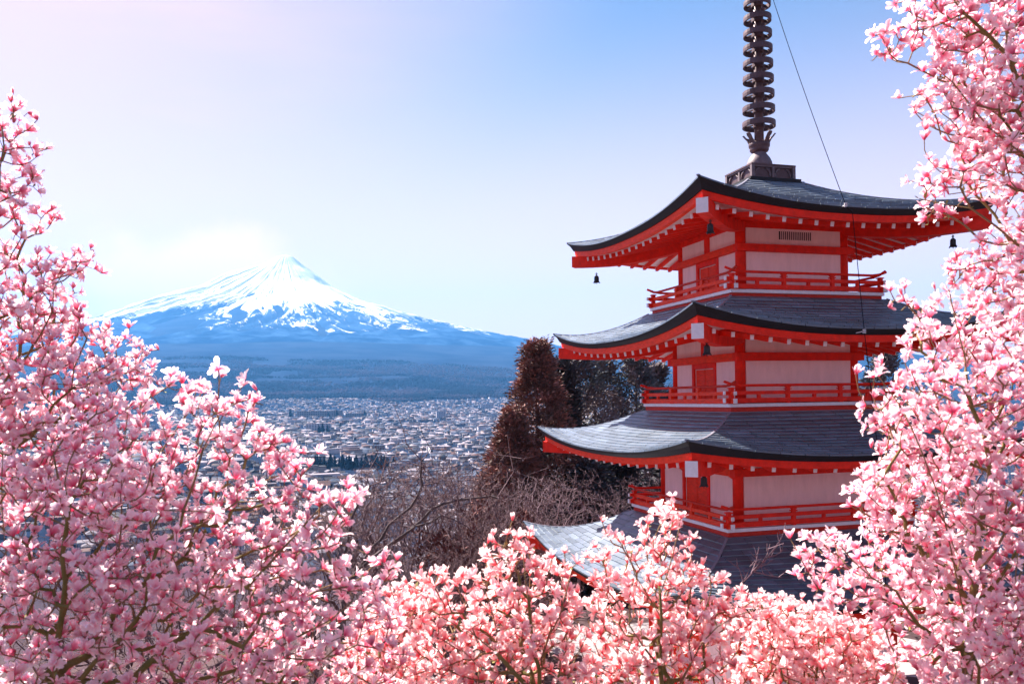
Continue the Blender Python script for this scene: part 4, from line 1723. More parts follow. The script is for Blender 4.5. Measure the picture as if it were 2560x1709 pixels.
def arch_tree():
    """leafless cherry with one long arching limb"""
    D = 26.0
    x0, z0 = -5.4, -5.6
    base = np.array([x0, D, gz(x0, D) - 0.1])
    limbs = [[(-4.9, 0.0, -5.3), (-4.0, 0.1, -4.5), (-3.2, 0.1, -4.0), (-2.5, 0.0, -3.4), (-1.7, -0.1, -3.05), (-0.7, -0.1, -2.95), (-0.3, -0.1, -3.05)],
             [(-3.0, -0.1, -3.85), (-2.2, -0.3, -3.5), (-1.4, -0.4, -3.75), (-0.9, -0.4, -4.2)],
             [(-4.5, 0.3, -4.6), (-3.9, 0.5, -3.9), (-3.2, 0.6, -3.3), (-2.9, 0.6, -2.7), (-2.9, 0.7, -2.1)],
             [(-5.2, 0.2, -4.8), (-5.0, 0.4, -3.6), (-4.6, 0.5, -2.9), (-4.2, 0.5, -2.5)]]
    tk = [base, np.array([x0 + 0.15, D, z0 - 0.6]), np.array([x0 + 0.3, D, z0])]
    P = list(tk)
    par = [-1, 0, 1]
    for li, lb in enumerate(limbs):
        prev = 2 if li in (0, 3) else (5 if li == 1 else 3)
        pts = [np.array([a, D + b, c]) for a, b, c in lb]
        for j in range(len(pts)):
            q0 = P[prev]
            for u in (0.5, 1.0):
                P.append(q0 + (pts[j] - q0) * u + rng.normal(0, 0.03, 3))
                par.append(prev)
                prev = len(P) - 1
    nl = len(P)
    rs = np.random.RandomState(5)
    pts = []
    for i in range(3, nl):
        for _ in range(11):
            pts.append(P[i] + np.array([rs.normal(0.1, 0.55), rs.normal(0, 0.5), abs(rs.normal(0.3, 0.6))]))
    A = np.array(P)
    # attach shoots to the limbs
    allP = np.vstack([A, np.array(pts)])
    n = len(allP)
    para = np.full(n, -1)
    para[:nl] = par
    done = np.zeros(n, bool)
    done[:nl] = True
    path = np.zeros(n)
    best = np.full(n, np.inf)
    bp = np.zeros(n, int)
    order = list(range(nl))

    def relax(i):
        d = np.linalg.norm(allP - allP[i], axis=1)
        c = d + 0.4 * (path[i] + d)
        m = (~done) & (c < best)
        best[m] = c[m]
        bp[m] = i
    for i in range(3, nl):
        relax(i)
    while len(order) < n:
        i = int(np.argmin(np.where(done, np.inf, best)))
        done[i] = True
        para[i] = bp[i]
        path[i] = path[bp[i]] + np.linalg.norm(allP[i] - allP[bp[i]])
        order.append(i)
        relax(i)
    rad, kids, w = radii(para, order, 0.0095, 0.40)
    S = smooth_nodes(allP, para, kids, 2, fixed=nl)
    t = thing('cherry_tree', 'leafless cherry tree with one long arching bare limb', 'tree', base)
    tm = rad > 0.026
    v, f = skeleton_mesh(S, para, order, rad, w, 7, tm)
    obj('trunk', mesh_from('trunk', v - base, f, [M['barebark']], None, True), t)
    v, f = skeleton_mesh(S, para, order, rad, w, 3, ~tm)
    k = np.repeat(np.arange(nl, n), 3)
    dd = rs.normal(0, 0.6, (len(k), 3)) + np.array([0.15, 0, 0.7])
    dd /= np.linalg.norm(dd, axis=1)[:, None]
    q0, q2 = S[k], S[k] + dd * rs.uniform(0.15, 0.5, (len(k), 1))
    sd = np.cross(dd, rs.normal(0, 1, dd.shape))
    sd /= np.linalg.norm(sd, axis=1)[:, None]
    tv = np.stack([q0 + sd * 0.007, q0 - sd * 0.007, q2], 1).reshape(-1, 3)
    tf = np.arange(len(k) * 3).reshape(-1, 3) + len(v)
    f3 = np.concatenate([f[:, [0, 1, 2]], f[:, [0, 2, 3]], tf])
    obj('crown', mesh_from('crown', np.concatenate([v, tv]) - base, f3, [M['bare']]), t)


M['barebark'] = mat('cherry_bark', (0.10, 0.07, 0.07), 0.85, 0.25, noise=0.5, nscale=5, bump=0.5, bscale=18)
arch_tree()

spots = [
    (0, 'bare', -3.9, 31, 0.3, -2.1, 'dense leafless brown tree rising behind the arching cherry limb'),
    (1, 'bare', -1.5, 33, 1.9, -2.3, 'leafless brown tree behind the end of the arching limb'),
    (2, 'bare', -6.1, 30, 4.1, -2.9, 'low leafless tree behind the outer blossoms of the left magnolia'),
    (3, 'bare', -8.6, 36, 2.6, -3.2, 'leafless tree on the slope under the town, behind the left magnolia twigs'),
    (2, 'bare', -0.4, 27.5, 5.0, -3.9, 'low leafless tangle beside the lowest roof corner'),
    (0, 'barepale', 1.2, 36, 2.0, -3.2, 'pale leafless tree before the dark conifers, left of the pagoda'),
    (1, 'barepale', 2.9, 38, 0.9, -2.9, 'pale leafless tree with forked stem before the dark conifers'),
    (3, 'barepale', 5.6, 37, 3.3, -3.2, 'pale leafless tree close behind the lowest balcony'),
    (1, 'bare', -2.6, 42, 3.3, -2.2, 'thin leafless tree at the foot of the bronze cedar, town roofs behind'),
    (0, 'bare', -5.0, 40, 5.6, -2.6, 'leafless tree whose top twigs cross the pale town roofs'),
    (2, 'bare', -8.5, 22, 0.7, -3.6, 'leafless scrub tree seen through the lower left blossoms'),
    (0, 'bare', -12.5, 27, 3.0, -3.0, 'leafless scrub tree at the far left behind the blossoms'),
    (1, 'bare', -5.6, 21, 5.2, -4.1, 'leafless scrub tree under the arching cherry'),
    (3, 'bare', -13, 40, 1.2, -2.4, 'tall leafless tree on the left slope behind the blossoms'),
    (0, 'barepale', 14.5, 33, 1.0, 0.6, 'pale leafless tree to the right of the pagoda behind blossoms'),
    (3, 'barepale', 17.5, 36, 2.0, 0.9, 'pale leafless tree farthest right behind the magnolia'),
    (3, 'bare', -2.7, 28.5, 4.4, -2.9, 'dense leafless tree filling the space under the arching limb'),
    (0, 'bare', -4.6, 34, 1.1, -2.0, 'dense leafless tree just below the dark grove of the town'),
    (1, 'bare', -0.2, 30, 2.9, -3.1, 'dense leafless tree at the foot of the lowest cedar'),
    (2, 'bare', -2.2, 23.5, 2.2, -4.2, 'low leafless bush above the salmon magnolia tops'),
]
for vi, mk, x, y, rz, tz, lb in spots:
    bare_tree(vi, mk, x, y, rz, tz, lb)


# ------------------------------------------------------------------ conifers
def leaf_blades(pos, dirs, ln, wd, rs, cols):
    """thin double-triangle blades"""
    n = len(pos)
    d = dirs / np.maximum(np.linalg.norm(dirs, axis=1), 1e-6)[:, None]
    s = np.cross(d, rs.normal(0, 1, (n, 3)))
    s /= np.maximum(np.linalg.norm(s, axis=1), 1e-6)[:, None]
    L_, W_ = ln[:, None], wd[:, None]
    v = np.stack([pos, pos + d * L_ * 0.45 + s * W_, pos + d * L_, pos + d * L_ * 0.45 - s * W_], 1).reshape(-1, 3)
    f = np.arange(n * 4).reshape(-1, 4)
    c = np.repeat(cols, 4, axis=0)
    return v, f, c


def conifer_mesh(seed, h, r, shape, fol, clumps, blades, bl=(0.25, 0.5), bare_frac=0.06, rise=0.35, clump_r=0.35):
    rs = np.random.RandomState(seed)
    u = rs.uniform(0, 1, clumps) ** 0.8
    z = h * (bare_frac + (1 - bare_frac) * u)
    env = shape(u) * r * (0.8 + 0.4 * vnoise(u * 9, u * 0 + seed, seed))
    a = rs.uniform(0, 2 * np.pi, clumps)
    k = rs.uniform(0.35, 1.05, clumps) ** 0.6
    lump = 0.78 + 0.45 * vnoise(a * 1.6 + 20, z * 0.7 + 7, seed + 2)
    rad = env * k * lump
    cp = np.stack([rad * np.cos(a), rad * np.sin(a), z + rad * rise * 0.4], -1)
    tone = rs.uniform(0.55, 1.45, clumps)
    idx = np.repeat(np.arange(clumps), blades)
    off = rs.normal(0, 1, (len(idx), 3)) * clump_r * np.array([0.55, 0.55, 0.45])
    pos = cp[idx] + off
    outw = np.stack([np.cos(a[idx]), np.sin(a[idx]), np.full(len(idx), rise)], -1)
    dirs = outw + rs.normal(0, 0.55, (len(idx), 3)) + off * 0.8
    ln = rs.uniform(*bl, len(idx))
    cols = np.ones((len(idx), 4))
    hue = np.where(rs.uniform(size=clumps)[:, None] < 0.4, np.array([[0.62, 0.85, 0.85]]), np.array([[1.0, 1.0, 1.0]]))
    cols[:, :3] = (tone[idx] * rs.uniform(0.8, 1.2, len(idx)))[:, None] * hue[idx]
    v, f, c = leaf_blades(pos, dirs, ln, ln * rs.uniform(0.12, 0.2, len(idx)), rs, cols)
    crown = mesh_from('crown', v, f, [M[fol]], None, False, c)
    b = MB()
    b.tube([(0, 0, -0.5), (0.05, 0, h * 0.3), (0, 0.05, h * 0.7), (0, 0, h * 0.97)], 0.018 * h, 8, r1=0.02)
    for i in range(0, clumps, 4):
        p = cp[i]
        b.tube([(0, 0, p[2] - rad[i] * 0.25), tuple(p)], 0.035, 4, r1=0.01)
    trunk = mesh_from('trunk', b.v, b.f, [M['trunk']], None, True)
    return trunk, crown


cone = lambda u: np.clip(1.02 - u, 0.03, 1) ** 0.75
colm = lambda u: np.clip(np.minimum(1.0, (1.04 - u) * 2.1), 0.1, 1) ** 0.8
pinec = lambda u: np.clip(np.sin(np.pi * np.clip(u * 0.95 + 0.08, 0, 1)), 0.15, 1)
CED1 = conifer_mesh(31, 24, 4.3, cone, 'cedar', 1250, 42, (0.13, 0.34), clump_r=0.36)
CED2 = conifer_mesh(32, 17, 3.7, cone, 'cedar', 950, 42, (0.13, 0.34), clump_r=0.36)
DARK = [conifer_mesh(33, 20, 2.8, cone, 'conifer', 560, 14, (0.3, 0.6), clump_r=0.45),
        conifer_mesh(34, 16, 2.6, colm, 'conifer', 480, 14, (0.3, 0.6), clump_r=0.45)]
PINE = [conifer_mesh(35, 22, 2.7, pinec, 'pine', 95, 90, (0.25, 0.5), bare_frac=0.5, rise=0.5, clump_r=0.6),
        conifer_mesh(36, 20, 2.4, pinec, 'pine', 85, 90, (0.25, 0.5), bare_frac=0.42, rise=0.5, clump_r=0.6),
        conifer_mesh(37, 21, 2.0, cone, 'pine', 90, 80, (0.25, 0.5), bare_frac=0.35, rise=0.6, clump_r=0.5)]


def conifer(name, pair, x, y, topz, h0, label, rz=0.0, group=None, wide=1.0, cat='tree'):
    z = gz(x, y) - 0.3
    sc = (topz - z) / h0
    t = thing(name, label, cat, (x, y, z), rz, group)
    for nm, me in zip(('trunk', 'crown'), pair):
        o = obj(nm, me, t)
        o.scale = (wide, wide, sc)
    return t


G1 = 'conifers standing behind the pagoda'
conifer('cedar_tree', CED1, 1.35, 45, 3.0, 24, 'tallest bronze-red cedar with pointed crown, left of the pagoda', 0.4, G1, 1.0)
conifer('cedar_tree', CED2, 0.1, 43, -0.6, 17, 'shorter bronze-red cedar in front of the tallest one, on its left', 1.7, G1, 0.95)
conifer('cedar_tree', CED2, -1.2, 43.5, -3.9, 17, 'lowest bronze-red cedar at the left foot of the cedars', 3.0, G1, 0.85)
conifer('dark_conifer', DARK[0], 2.9, 46.5, 2.0, 20, 'dark narrow conifer tight against the right side of the tallest cedar', 0.2, G1, 0.8)
for i, (x, y, tz, v, w_, lb) in enumerate([
        (5.0, 62, 3.2, 0, 1.0, 'pine with bare lower trunk just right of the cedars, tip under the roof corner'),
        (7.2, 66, 2.6, 1, 1.1, 'broad pine in the middle behind the second roof, grey-green'),
        (9.4, 64, 2.9, 0, 1.0, 'pine with thick dark crown, right of the broad pine'),
        (11.3, 66, 2.4, 2, 1.1, 'dense pine whose crown ends left of the blue gap'),
        (15.2, 68, 2.9, 2, 0.9, 'slender pine close to the left wall of the pagoda, against blue hills'),
        (29.0, 66, 3.2, 1, 1.0, 'pine top showing right of the pagoda above the blossom')]):
    conifer('pine_tree', PINE[v], x, y, tz, (22, 20, 21)[v], lb, i * 1.3, G1, w_)
for i, (x, y, tz, v, lb) in enumerate([
        (3.9, 44, -3.6, 1, 'dark conifer under the left tip of the second lowest roof'),
        (5.9, 47, -2.6, 0, 'dark conifer behind the pale leafless trees, near the lower balcony'),
        (7.7, 44, -4.4, 1, 'dark conifer behind the lowest balcony railing'),
        (2.2, 42, -5.6, 1, 'low dark conifer at the right foot of the bronze cedars'),
        (9.5, 50, -2.5, 0, 'dark conifer half hidden by the pagoda wall')]):
    conifer('dark_conifer', DARK[v], x, y, tz, (20, 16)[v], lb, i * 0.9, G1, 1.0)


def sapling():
    b0 = Vector((2.25, 9.0, gz(2.25, 9.0) - 0.1))
    t = thing('bare_sapling', 'thin leafless pinkish sapling poking up in front of the lowest roof', 'sapling', b0)
    rs_ = np.random.RandomState(12)
    top = Vector((2.80, 9.0, -1.60)) - b0
    mid = Vector((2.36, 9.0, -2.05)) - b0
    g_ = MB()
    g_.tube([(0, 0, 0), (0.03, 0.02, mid.z * 0.5), mid, mid.lerp(top, 0.5) + Vector((0.02, 0, 0.01)), top], 0.022, 6, r1=0.006)
    g_.build('trunk', [M['barepale']], t, smooth=True)
    g_ = MB()
    for u, a in ((0.05, 1.1), (0.2, 0.9), (0.35, 1.3), (0.5, 0.5), (0.62, 1.2), (0.72, 0.35), (0.85, 1.0), (0.4, -0.2), (0.15, 1.9)):
        p = mid.lerp(top, u)
        q = p + Vector((0.5 * math.cos(a), rs_.uniform(-0.1, 0.1), 0.5 * math.sin(a))) * rs_.uniform(0.35, 0.6)
        g_.tube([p, p.lerp(q, 0.5) + Vector((0.012, 0, -0.01)), q], 0.009, 5, r1=0.003)
        for _ in range(3):
            m_ = p.lerp(q, rs_.uniform(0.3, 0.95))
            g_.tube([m_, m_ + Vector((rs_.normal(0, 0.05), rs_.normal(0, 0.04), 0.08))], 0.005, 4, r1=0.002)
    g_.build('twigs', [M['barepale']], t)


sapling()


# russet shrub under the arching limb
def shrub(x, y, r, h, label, fol='shrub', seed=3):
    rs = np.random.RandomState(seed)
    z = gz(x, y)
    n = 2600
    d = rs.normal(0, 1, (n, 3))
    d /= np.linalg.norm(d, axis=1)[:, None]
    p = d * (rs.uniform(0.2, 1, n) ** 0.4)[:, None] * np.array([r, r, h / 2]) + np.array([0, 0, h / 2])
    p *= (0.75 + 0.5 * vnoise(p[:, 0] * 1.3 + 9, p[:, 2] * 1.3 + 9, seed))[:, None]
    cols = np.ones((n, 4))
    cols[:, :3] = rs.uniform(0.6, 1.4, n)[:, None]
    ln = rs.uniform(0.10, 0.25, n)
    v, f, c = leaf_blades(p, d + rs.normal(0, 0.6, (n, 3)) + [0, 0, 0.4], ln, ln * 0.25, rs, cols)
    t = thing('shrub', label, 'shrub', (x, y, z))
    obj('foliage', mesh_from('foliage', v, f, [M[fol]], None, False, c), t)
    b = MB()
    for i in range(9):
        q = p[i * 40]
        b.tube([(0, 0, -0.1), tuple(q * 0.5 + np.array([0, 0, 0.1])), tuple(q)], 0.03, 4, r1=0.008)
    obj('stems', mesh_from('stems', b.v, b.f, [M['bare']]), t)


shrub(-1.9, 29.5, 1.5, 5.2, 'russet shrub glowing behind the arching cherry limb', seed=3)
shrub(0.3, 30.5, 1.3, 4.4, 'russet shrub below the right end of the arching limb', seed=4)


# dry brushwood all over the slope
def brushwood():
    rs = np.random.RandomState(9)
    n = 42000
    y = rs.uniform(8, 75, n) ** 1.0
    x = rs.uniform(-0.72, 0.62, n) * y
    ok = np.hypot(x - 7.07, y - 24.03) > 13.5
    x, y = x[ok], y[ok]
    n = len(x)
    z = ground_z(x, y)
    pos = np.stack([x, y, z - 0.05], -1)
    d = rs.normal(0, 0.75, (n, 3))
    d[:, 2] = np.abs(d[:, 2]) + 0.35
    d /= np.linalg.norm(d, axis=1)[:, None]
    s = np.cross(d, rs.normal(0, 1, (n, 3)))
    s /= np.linalg.norm(s, axis=1)[:, None]
    L_ = rs.uniform(0.4, 1.7, n)[:, None]
    k = d + rs.normal(0, 0.35, (n, 3))
    r = 0.010
    a, b, c = pos, pos + d * L_ * 0.5, pos + (d * 0.5 + k * 0.5) * L_
    v = np.stack([a - s * r, a + s * r, b + s * r * 0.8, b - s * r * 0.8, c], 1).reshape(-1, 3)
    i = np.arange(n)[:, None] * 5
    f = np.concatenate([i + np.array([0, 1, 2]), i + np.array([0, 2, 3]), i + np.array([3, 2, 4])])
    o = obj('brushwood', mesh_from('brushwood', v, f, [M['brush']]))
    tag(o, 'dry brown brushwood covering the slope', kind='stuff')


brushwood()


# ------------------------------------------------------------------ the town
WALLS = {'white': (0.48, 0.44, 0.47), 'cream': (0.30, 0.24, 0.22), 'grey': (0.15, 0.14, 0.17), 'tan': (0.18, 0.12, 0.105)}
ROOFS = {'pale': (0.26, 0.22, 0.245), 'blue-grey': (0.045, 0.06, 0.095), 'dark': (0.018, 0.017, 0.024), 'reddish-brown': (0.08, 0.038, 0.033), 'silver': (0.125, 0.11, 0.13)}
WM = {k: mat('house_wall_' + k, c, 0.85, 0.15) for k, c in WALLS.items()}
RM = {k: mat('house_roof_' + k.replace('-', '_'), c, 0.8, 0.12) for k, c in ROOFS.items()}
M['pane'] = mat('window_pane', (0.03, 0.035, 0.05), 0.15, 0.6)


def house_tpl(kind):
    """unit house: walls 1x1x1 (z 0..1), roof rises another 0.45; returns wall and roof (verts, faces)"""
    wv = [(x, y, z) for z in (0, 1) for y in (-.5, .5) for x in (-.5, .5)]
    wf = [(0, 1, 5, 4), (1, 3, 7, 5), (3, 2, 6, 7), (2, 0, 4, 6)]
    o = 0.58
    e0 = 0.97
    if kind == 'gable':
        rv = [(-o, -o, e0), (o, -o, e0), (o, o, e0), (-o, o, e0), (-o, 0, 1.42), (o, 0, 1.42)]
        rf = [(0, 1, 5, 4), (2, 3, 4, 5), (1, 2, 5, 5), (3, 0, 4, 4)]
        rf = [(0, 1, 5, 4), (2, 3, 4, 5), (1, 2, 5, 1), (3, 0, 4, 3)]
    elif kind == 'hip':
        rv = [(-o, -o, e0), (o, -o, e0), (o, o, e0), (-o, o, e0), (-0.2, 0, 1.42), (0.2, 0, 1.42)]
        rf = [(0, 1, 5, 4), (2, 3, 4, 5), (1, 2, 5, 1), (3, 0, 4, 3)]
    else:
        rv = [(-.52, -.52, 0.98), (.52, -.52, 0.98), (.52, .52, 0.98), (-.52, .52, 0.98),
              (-.52, -.52, 1.08), (.52, -.52, 1.08), (.52, .52, 1.08), (-.52, .52, 1.08)]
        rf = [(0, 1, 5, 4), (1, 2, 6, 5), (2, 3, 7, 6), (3, 0, 4, 7), (4, 5, 6, 7)]
    return (np.array(wv, float), wf), (np.array(rv, float), rf)


def tri(fs):
    out = []
    for q in fs:
        q = [i for j, i in enumerate(q) if i not in q[:j]]
        out += [(q[0], q[1], q[2])] + ([(q[0], q[2], q[3])] if len(q) == 4 else [])
    return np.array(out)


TPL = {k: house_tpl(k) for k in ('gable', 'hip', 'flat')}


def build_town():
    rs = np.random.RandomState(44)
    ang = 0.42
    ca, sa = math.cos(ang), math.sin(ang)
    sx, sy = 19.5, 22.5
    i, j = np.meshgrid(np.arange(-330, 330), np.arange(-330, 330))
    gx = i * sx + rs.uniform(-2.6, 2.6, i.shape)
    gy = j * sy + rs.uniform(-2.6, 2.6, i.shape)
    X = (gx * ca - gy * sa).ravel()
    Y = (gx * sa + gy * ca).ravel() + 2500
    I, J = i.ravel(), j.ravel()
    D = np.hypot(X, Y)
    U = X / np.maximum(Y, 1)
    edge = 4750 + 420 * (fbm(X / 500, X * 0 + 3, 5) - 0.47) * 2 - 250 * np.clip(-(U + 0.32) * 4, 0, 1) * 3
    green = fbm(X / 260 + 50, Y / 260 + 50, 61)
    ok = (Y > 560) & (D < edge) & (U > -0.68) & (U < 0.52) & (I % 7 != 0) & (J % 5 != 0)
    ok &= (rs.uniform(size=len(X)) < 0.86) & (green < 0.70)
    ok &= (D < 2600) | (rs.uniform(size=len(X)) < np.interp(D, [2600, 4700], [0.95, 0.55]))
    # keep clear: school yard, dark grove, the main street
    ok &= ~((np.abs(X + 735) < 150) & (np.abs(Y - 3385) < 90))
    ok &= ~((X > -315) & (X < -190) & (np.abs(Y - 1330) < 34))
    st = (X + 195) - (Y - 1500) * 0.13
    ok &= ~((np.abs(st) < 8) & (Y > 1150) & (Y < 2700))
    X, Y, D, U = X[ok], Y[ok], D[ok], U[ok]
    n = len(X)
    Z = ground_z(X, Y) - 0.3
    W_ = rs.uniform(9.5, 16.5, n)
    Dp = rs.uniform(8, 12.5, n)
    H = rs.choice([3.4, 5.6, 6.0, 6.4], n, p=[0.2, 0.3, 0.3, 0.2]) * rs.uniform(0.9, 1.1, n)
    kind = rs.choice(3, n, p=[0.50, 0.34, 0.16])
    big = rs.uniform(size=n) < 0.10
    W_[big] *= rs.uniform(1.5, 3.0, big.sum())
    Dp[big] *= rs.uniform(1.1, 1.5, big.sum())
    H[big] *= rs.uniform(1.0, 1.9, big.sum())
    kind[big] = 2
    turn = ang + rs.choice([0, math.pi / 2], n, p=[0.65, 0.35]) + rs.normal(0, 0.05, n)
    wk = rs.choice(4, n, p=[0.46, 0.28, 0.16, 0.10])
    rk = rs.choice(5, n, p=[0.18, 0.22, 0.28, 0.13, 0.19])
    wn_, rn_ = list(WALLS), list(ROOFS)
    kn = ['gable', 'hip', 'flat']
    # individuals: the nearest ones in the open part of the view
    cand = np.where((U > -0.38) & (U < 0.02) & (D > 820))[0]
    cand = cand[np.argsort(D[cand])][:300]
    first = set(cand.tolist())
    cache = {}
    rnames = {'pale': 'pale', 'blue-grey': 'blue-grey', 'dark': 'dark', 'reddish-brown': 'reddish-brown', 'silver': 'silvery'}
    kw = {'gable': 'gabled', 'hip': 'hipped', 'flat': 'flat'}
    win_me = None
    for h in cand:
        k, w, r = kn[kind[h]], wn_[wk[h]], rn_[rk[h]]
        (wv, wf), (rv, rf) = TPL[k]
        if (k, w) not in cache:
            cache[(k, w)] = mesh_from('wall', wv, wf, [WM[w]])
        if (k, r, 'r') not in cache:
            fs = [tuple(i for j, i in enumerate(q) if i not in q[:j]) for q in rf]
            cache[(k, r, 'r')] = mesh_from('roof', rv, fs, [RM[r]])
        grp = '%s houses with %s %s roofs near the edge of the town' % (w, rnames[r], kw[k])
        lb = 'small %s-walled house with %s %s roof near the edge of town' % (w, rnames[r], kw[k])
        if big[h]:
            lb = 'larger %s block with %s flat roof near the edge of town' % (w, rnames[r])
            grp = 'larger %s blocks with %s roofs near the edge of the town' % (w, rnames[r])
        t = thing('house', lb, 'house', (X[h], Y[h], Z[h]), turn[h], grp)
        for nm, me in (('wall', cache[(k, w)]), ('roof', cache[(k, r, 'r')])):
            o = obj(nm, me, t)
            o.scale = (W_[h], Dp[h], H[h])
        for sd in ((-1, 1) if True else ()):
            if 'win' not in cache:
                b = MB()
                b.box(-0.30, 0.22, -0.508, -0.495, 0.56, 0.80)
                cache['win'] = mesh_from('window', b.v, b.f, [M['pane']])
            o = obj('window', cache['win'], t)
            o.scale = (W_[h], Dp[h], H[h])
            o.rotation_euler = (0, 0, 0 if sd < 0 else math.pi)
    # the rest of the town in one mesh
    V, F, MI, nb = [], [], [], 0
    mats = [WM[k] for k in wn_] + [RM[k] for k in rn_] + [M['pane']]
    rest = np.array([h for h in range(n) if h not in first])
    for kd in range(3):
        sel = rest[kind[rest] == kd]
        (wv, wf), (rv, rf) = TPL[kn[kd]]
        tv = np.vstack([wv, rv])
        tf = np.vstack([tri(wf), tri(rf) + len(wv)])
        isw = np.array([True] * len(tri(wf)) + [False] * len(tri(rf)))
        sv = tv[None] * np.stack([W_[sel], Dp[sel], H[sel]], -1)[:, None]
        c, s = np.cos(turn[sel])[:, None], np.sin(turn[sel])[:, None]
        vx = sv[..., 0] * c - sv[..., 1] * s + X[sel][:, None]
        vy = sv[..., 0] * s + sv[..., 1] * c + Y[sel][:, None]
        vz = sv[..., 2] + Z[sel][:, None]
        V.append(np.stack([vx, vy, vz], -1).reshape(-1, 3))
        F.append((tf[None] + (np.arange(len(sel)) * len(tv))[:, None, None] + nb).reshape(-1, 3))
        MI.append(np.where(isw[None], wk[sel][:, None], 4 + rk[sel][:, None]).ravel())
        nb += len(sel) * len(tv)
    me = mesh_from('distant_houses', np.concatenate(V), np.concatenate(F), mats, np.concatenate(MI))
    o = obj('distant_houses', me)
    tag(o, 'thousands of small pale houses filling the valley floor', 'houses', kind='stuff')
    return n


def block(name, label, x, y, w, d, h, rz, wallc, roofc, floors, cols, flat=True):
    z = gz(x, y) - 0.3
    t = thing(name, label, 'building', (x, y, z), rz)
    b = MB()
    b.box(-w / 2, w / 2, -d / 2, d / 2, 0, h)
    b.build('wall', [wallc], t)
    b = MB()
    if flat:
        b.box(-w / 2 - 0.4, w / 2 + 0.4, -d / 2 - 0.4, d / 2 + 0.4, h + 0.01, h + 0.8)
    else:
        v = [(-w / 2 - 1, -d / 2 - 1, h), (w / 2 + 1, -d / 2 - 1, h), (w / 2 + 1, d / 2 + 1, h), (-w / 2 - 1, d / 2 + 1, h), (-w / 2, 0, h + d * 0.22), (w / 2, 0, h + d * 0.22)]
        b.add(v, [(0, 1, 5, 4), (2, 3, 4, 5), (1, 2, 5), (3, 0, 4), (3, 2, 1, 0)])
    b.build('roof', [roofc], t)
    b = MB()
    b.box(-0.4, 0.4, -0.06, 0.05, 0, 1)
    wm = mesh_from('window', b.v, b.f, [M['pane']])
    for f in range(floors):
        for c in range(cols):
            o = obj('window', wm, t)
            o.location = (-w / 2 + w * (c + 0.5) / cols, -d / 2, h * (f + 0.3) / floors)
            o.scale = (w / cols * 0.8, 1, h / floors * 0.5)
    return t


ntown = build_town()
wh, gr = WM['white'], RM['pale']
block('school', 'long three-storey school building with rows of windows on the far side of town', -775, 3420, 180, 22, 24, 0.05, WM['cream'], RM['reddish-brown'], 3, 20)
block('annex', 'low pale building beside the right end of the long school', -640, 3440, 72, 18, 13, 0.05, WM['cream'], RM['pale'], 2, 8)
block('apartment_block', 'tall white apartment block standing over the low houses in mid town', -268, 3180, 34, 16, 28, 0.2, wh, gr, 6, 5)
block('apartment_block', 'white apartment block near the cedars, at the town edge by the forest', -120, 4050, 60, 18, 26, 0.1, wh, gr, 5, 8)
block('office', 'white three-storey building with blue roof nearest the bare trees', -60, 1120, 34, 16, 9, 0.15, wh, RM['blue-grey'], 2, 6)
block('warehouse', 'wide white warehouse with pale flat roof just left of the cedars', -150, 1690, 44, 22, 9, 0.15, wh, gr, 2, 8)
block('warehouse', 'white hall with low pale roof beside the dark grove', -395, 1560, 44, 20, 11, 0.1, wh, gr, 2, 7)
block('office', 'cream four-storey building behind the dark grove', -270, 1690, 26, 14, 12, 0.4, WM['cream'], RM['blue-grey'], 4, 5)
block('office', 'small white office block right beside the dark grove', -178, 1290, 18, 12, 12, 0.2, wh, RM['silver'], 3, 4)
block('hospital', 'broad white five-storey block in the middle distance', -560, 2450, 70, 20, 22, 0.12, wh, gr, 5, 9)


# road up through the town
def road():
    ys = np.linspace(1150, 2700, 90)
    xs = -195 + (ys - 1500) * 0.13
    X = np.stack([xs - 4.5, xs + 4.5], 1)
    Y = np.stack([ys, ys], 1)
    Z = ground_z(X, Y) + 0.25
    o = obj('road', grid_mesh('road', X, Y, Z, [mat('pale_asphalt', (0.22, 0.20, 0.21), 0.8, 0.3)]))
    tag(o, 'straight pale street running up through the town', kind='structure')


road()


# town conifers, one by one, and the woods beyond as a mass
def small_conifer_mesh(seed):
    rs = np.random.RandomState(seed)
    v, f = [], []
    n = 7
    for k in range(9):
        z0 = 0.08 + 0.10 * k
        r0 = (0.24 * (1 - z0) + 0.02) * rs.uniform(0.85, 1.15)
        b = len(v)
        v.append((0, 0, min(1.0, z0 + 0.24)))
        for q in range(n):
            a = 2 * math.pi * (q + rs.uniform(-0.3, 0.3)) / n
            rr_ = r0 * rs.uniform(0.65, 1.2)
            v.append((rr_ * math.cos(a), rr_ * math.sin(a), z0 + rs.uniform(-0.03, 0.03)))
        for q in range(n):
            f.append((b, b + 1 + q, b + 1 + (q + 1) % n))
    crown = mesh_from('crown', v, f, [M['wood_dark']])
    b = MB()
    b.tube([(0, 0, -0.03), (0, 0, 0.5)], 0.02, 5)
    return mesh_from('trunk', b.v, b.f, [M['trunk']]), crown


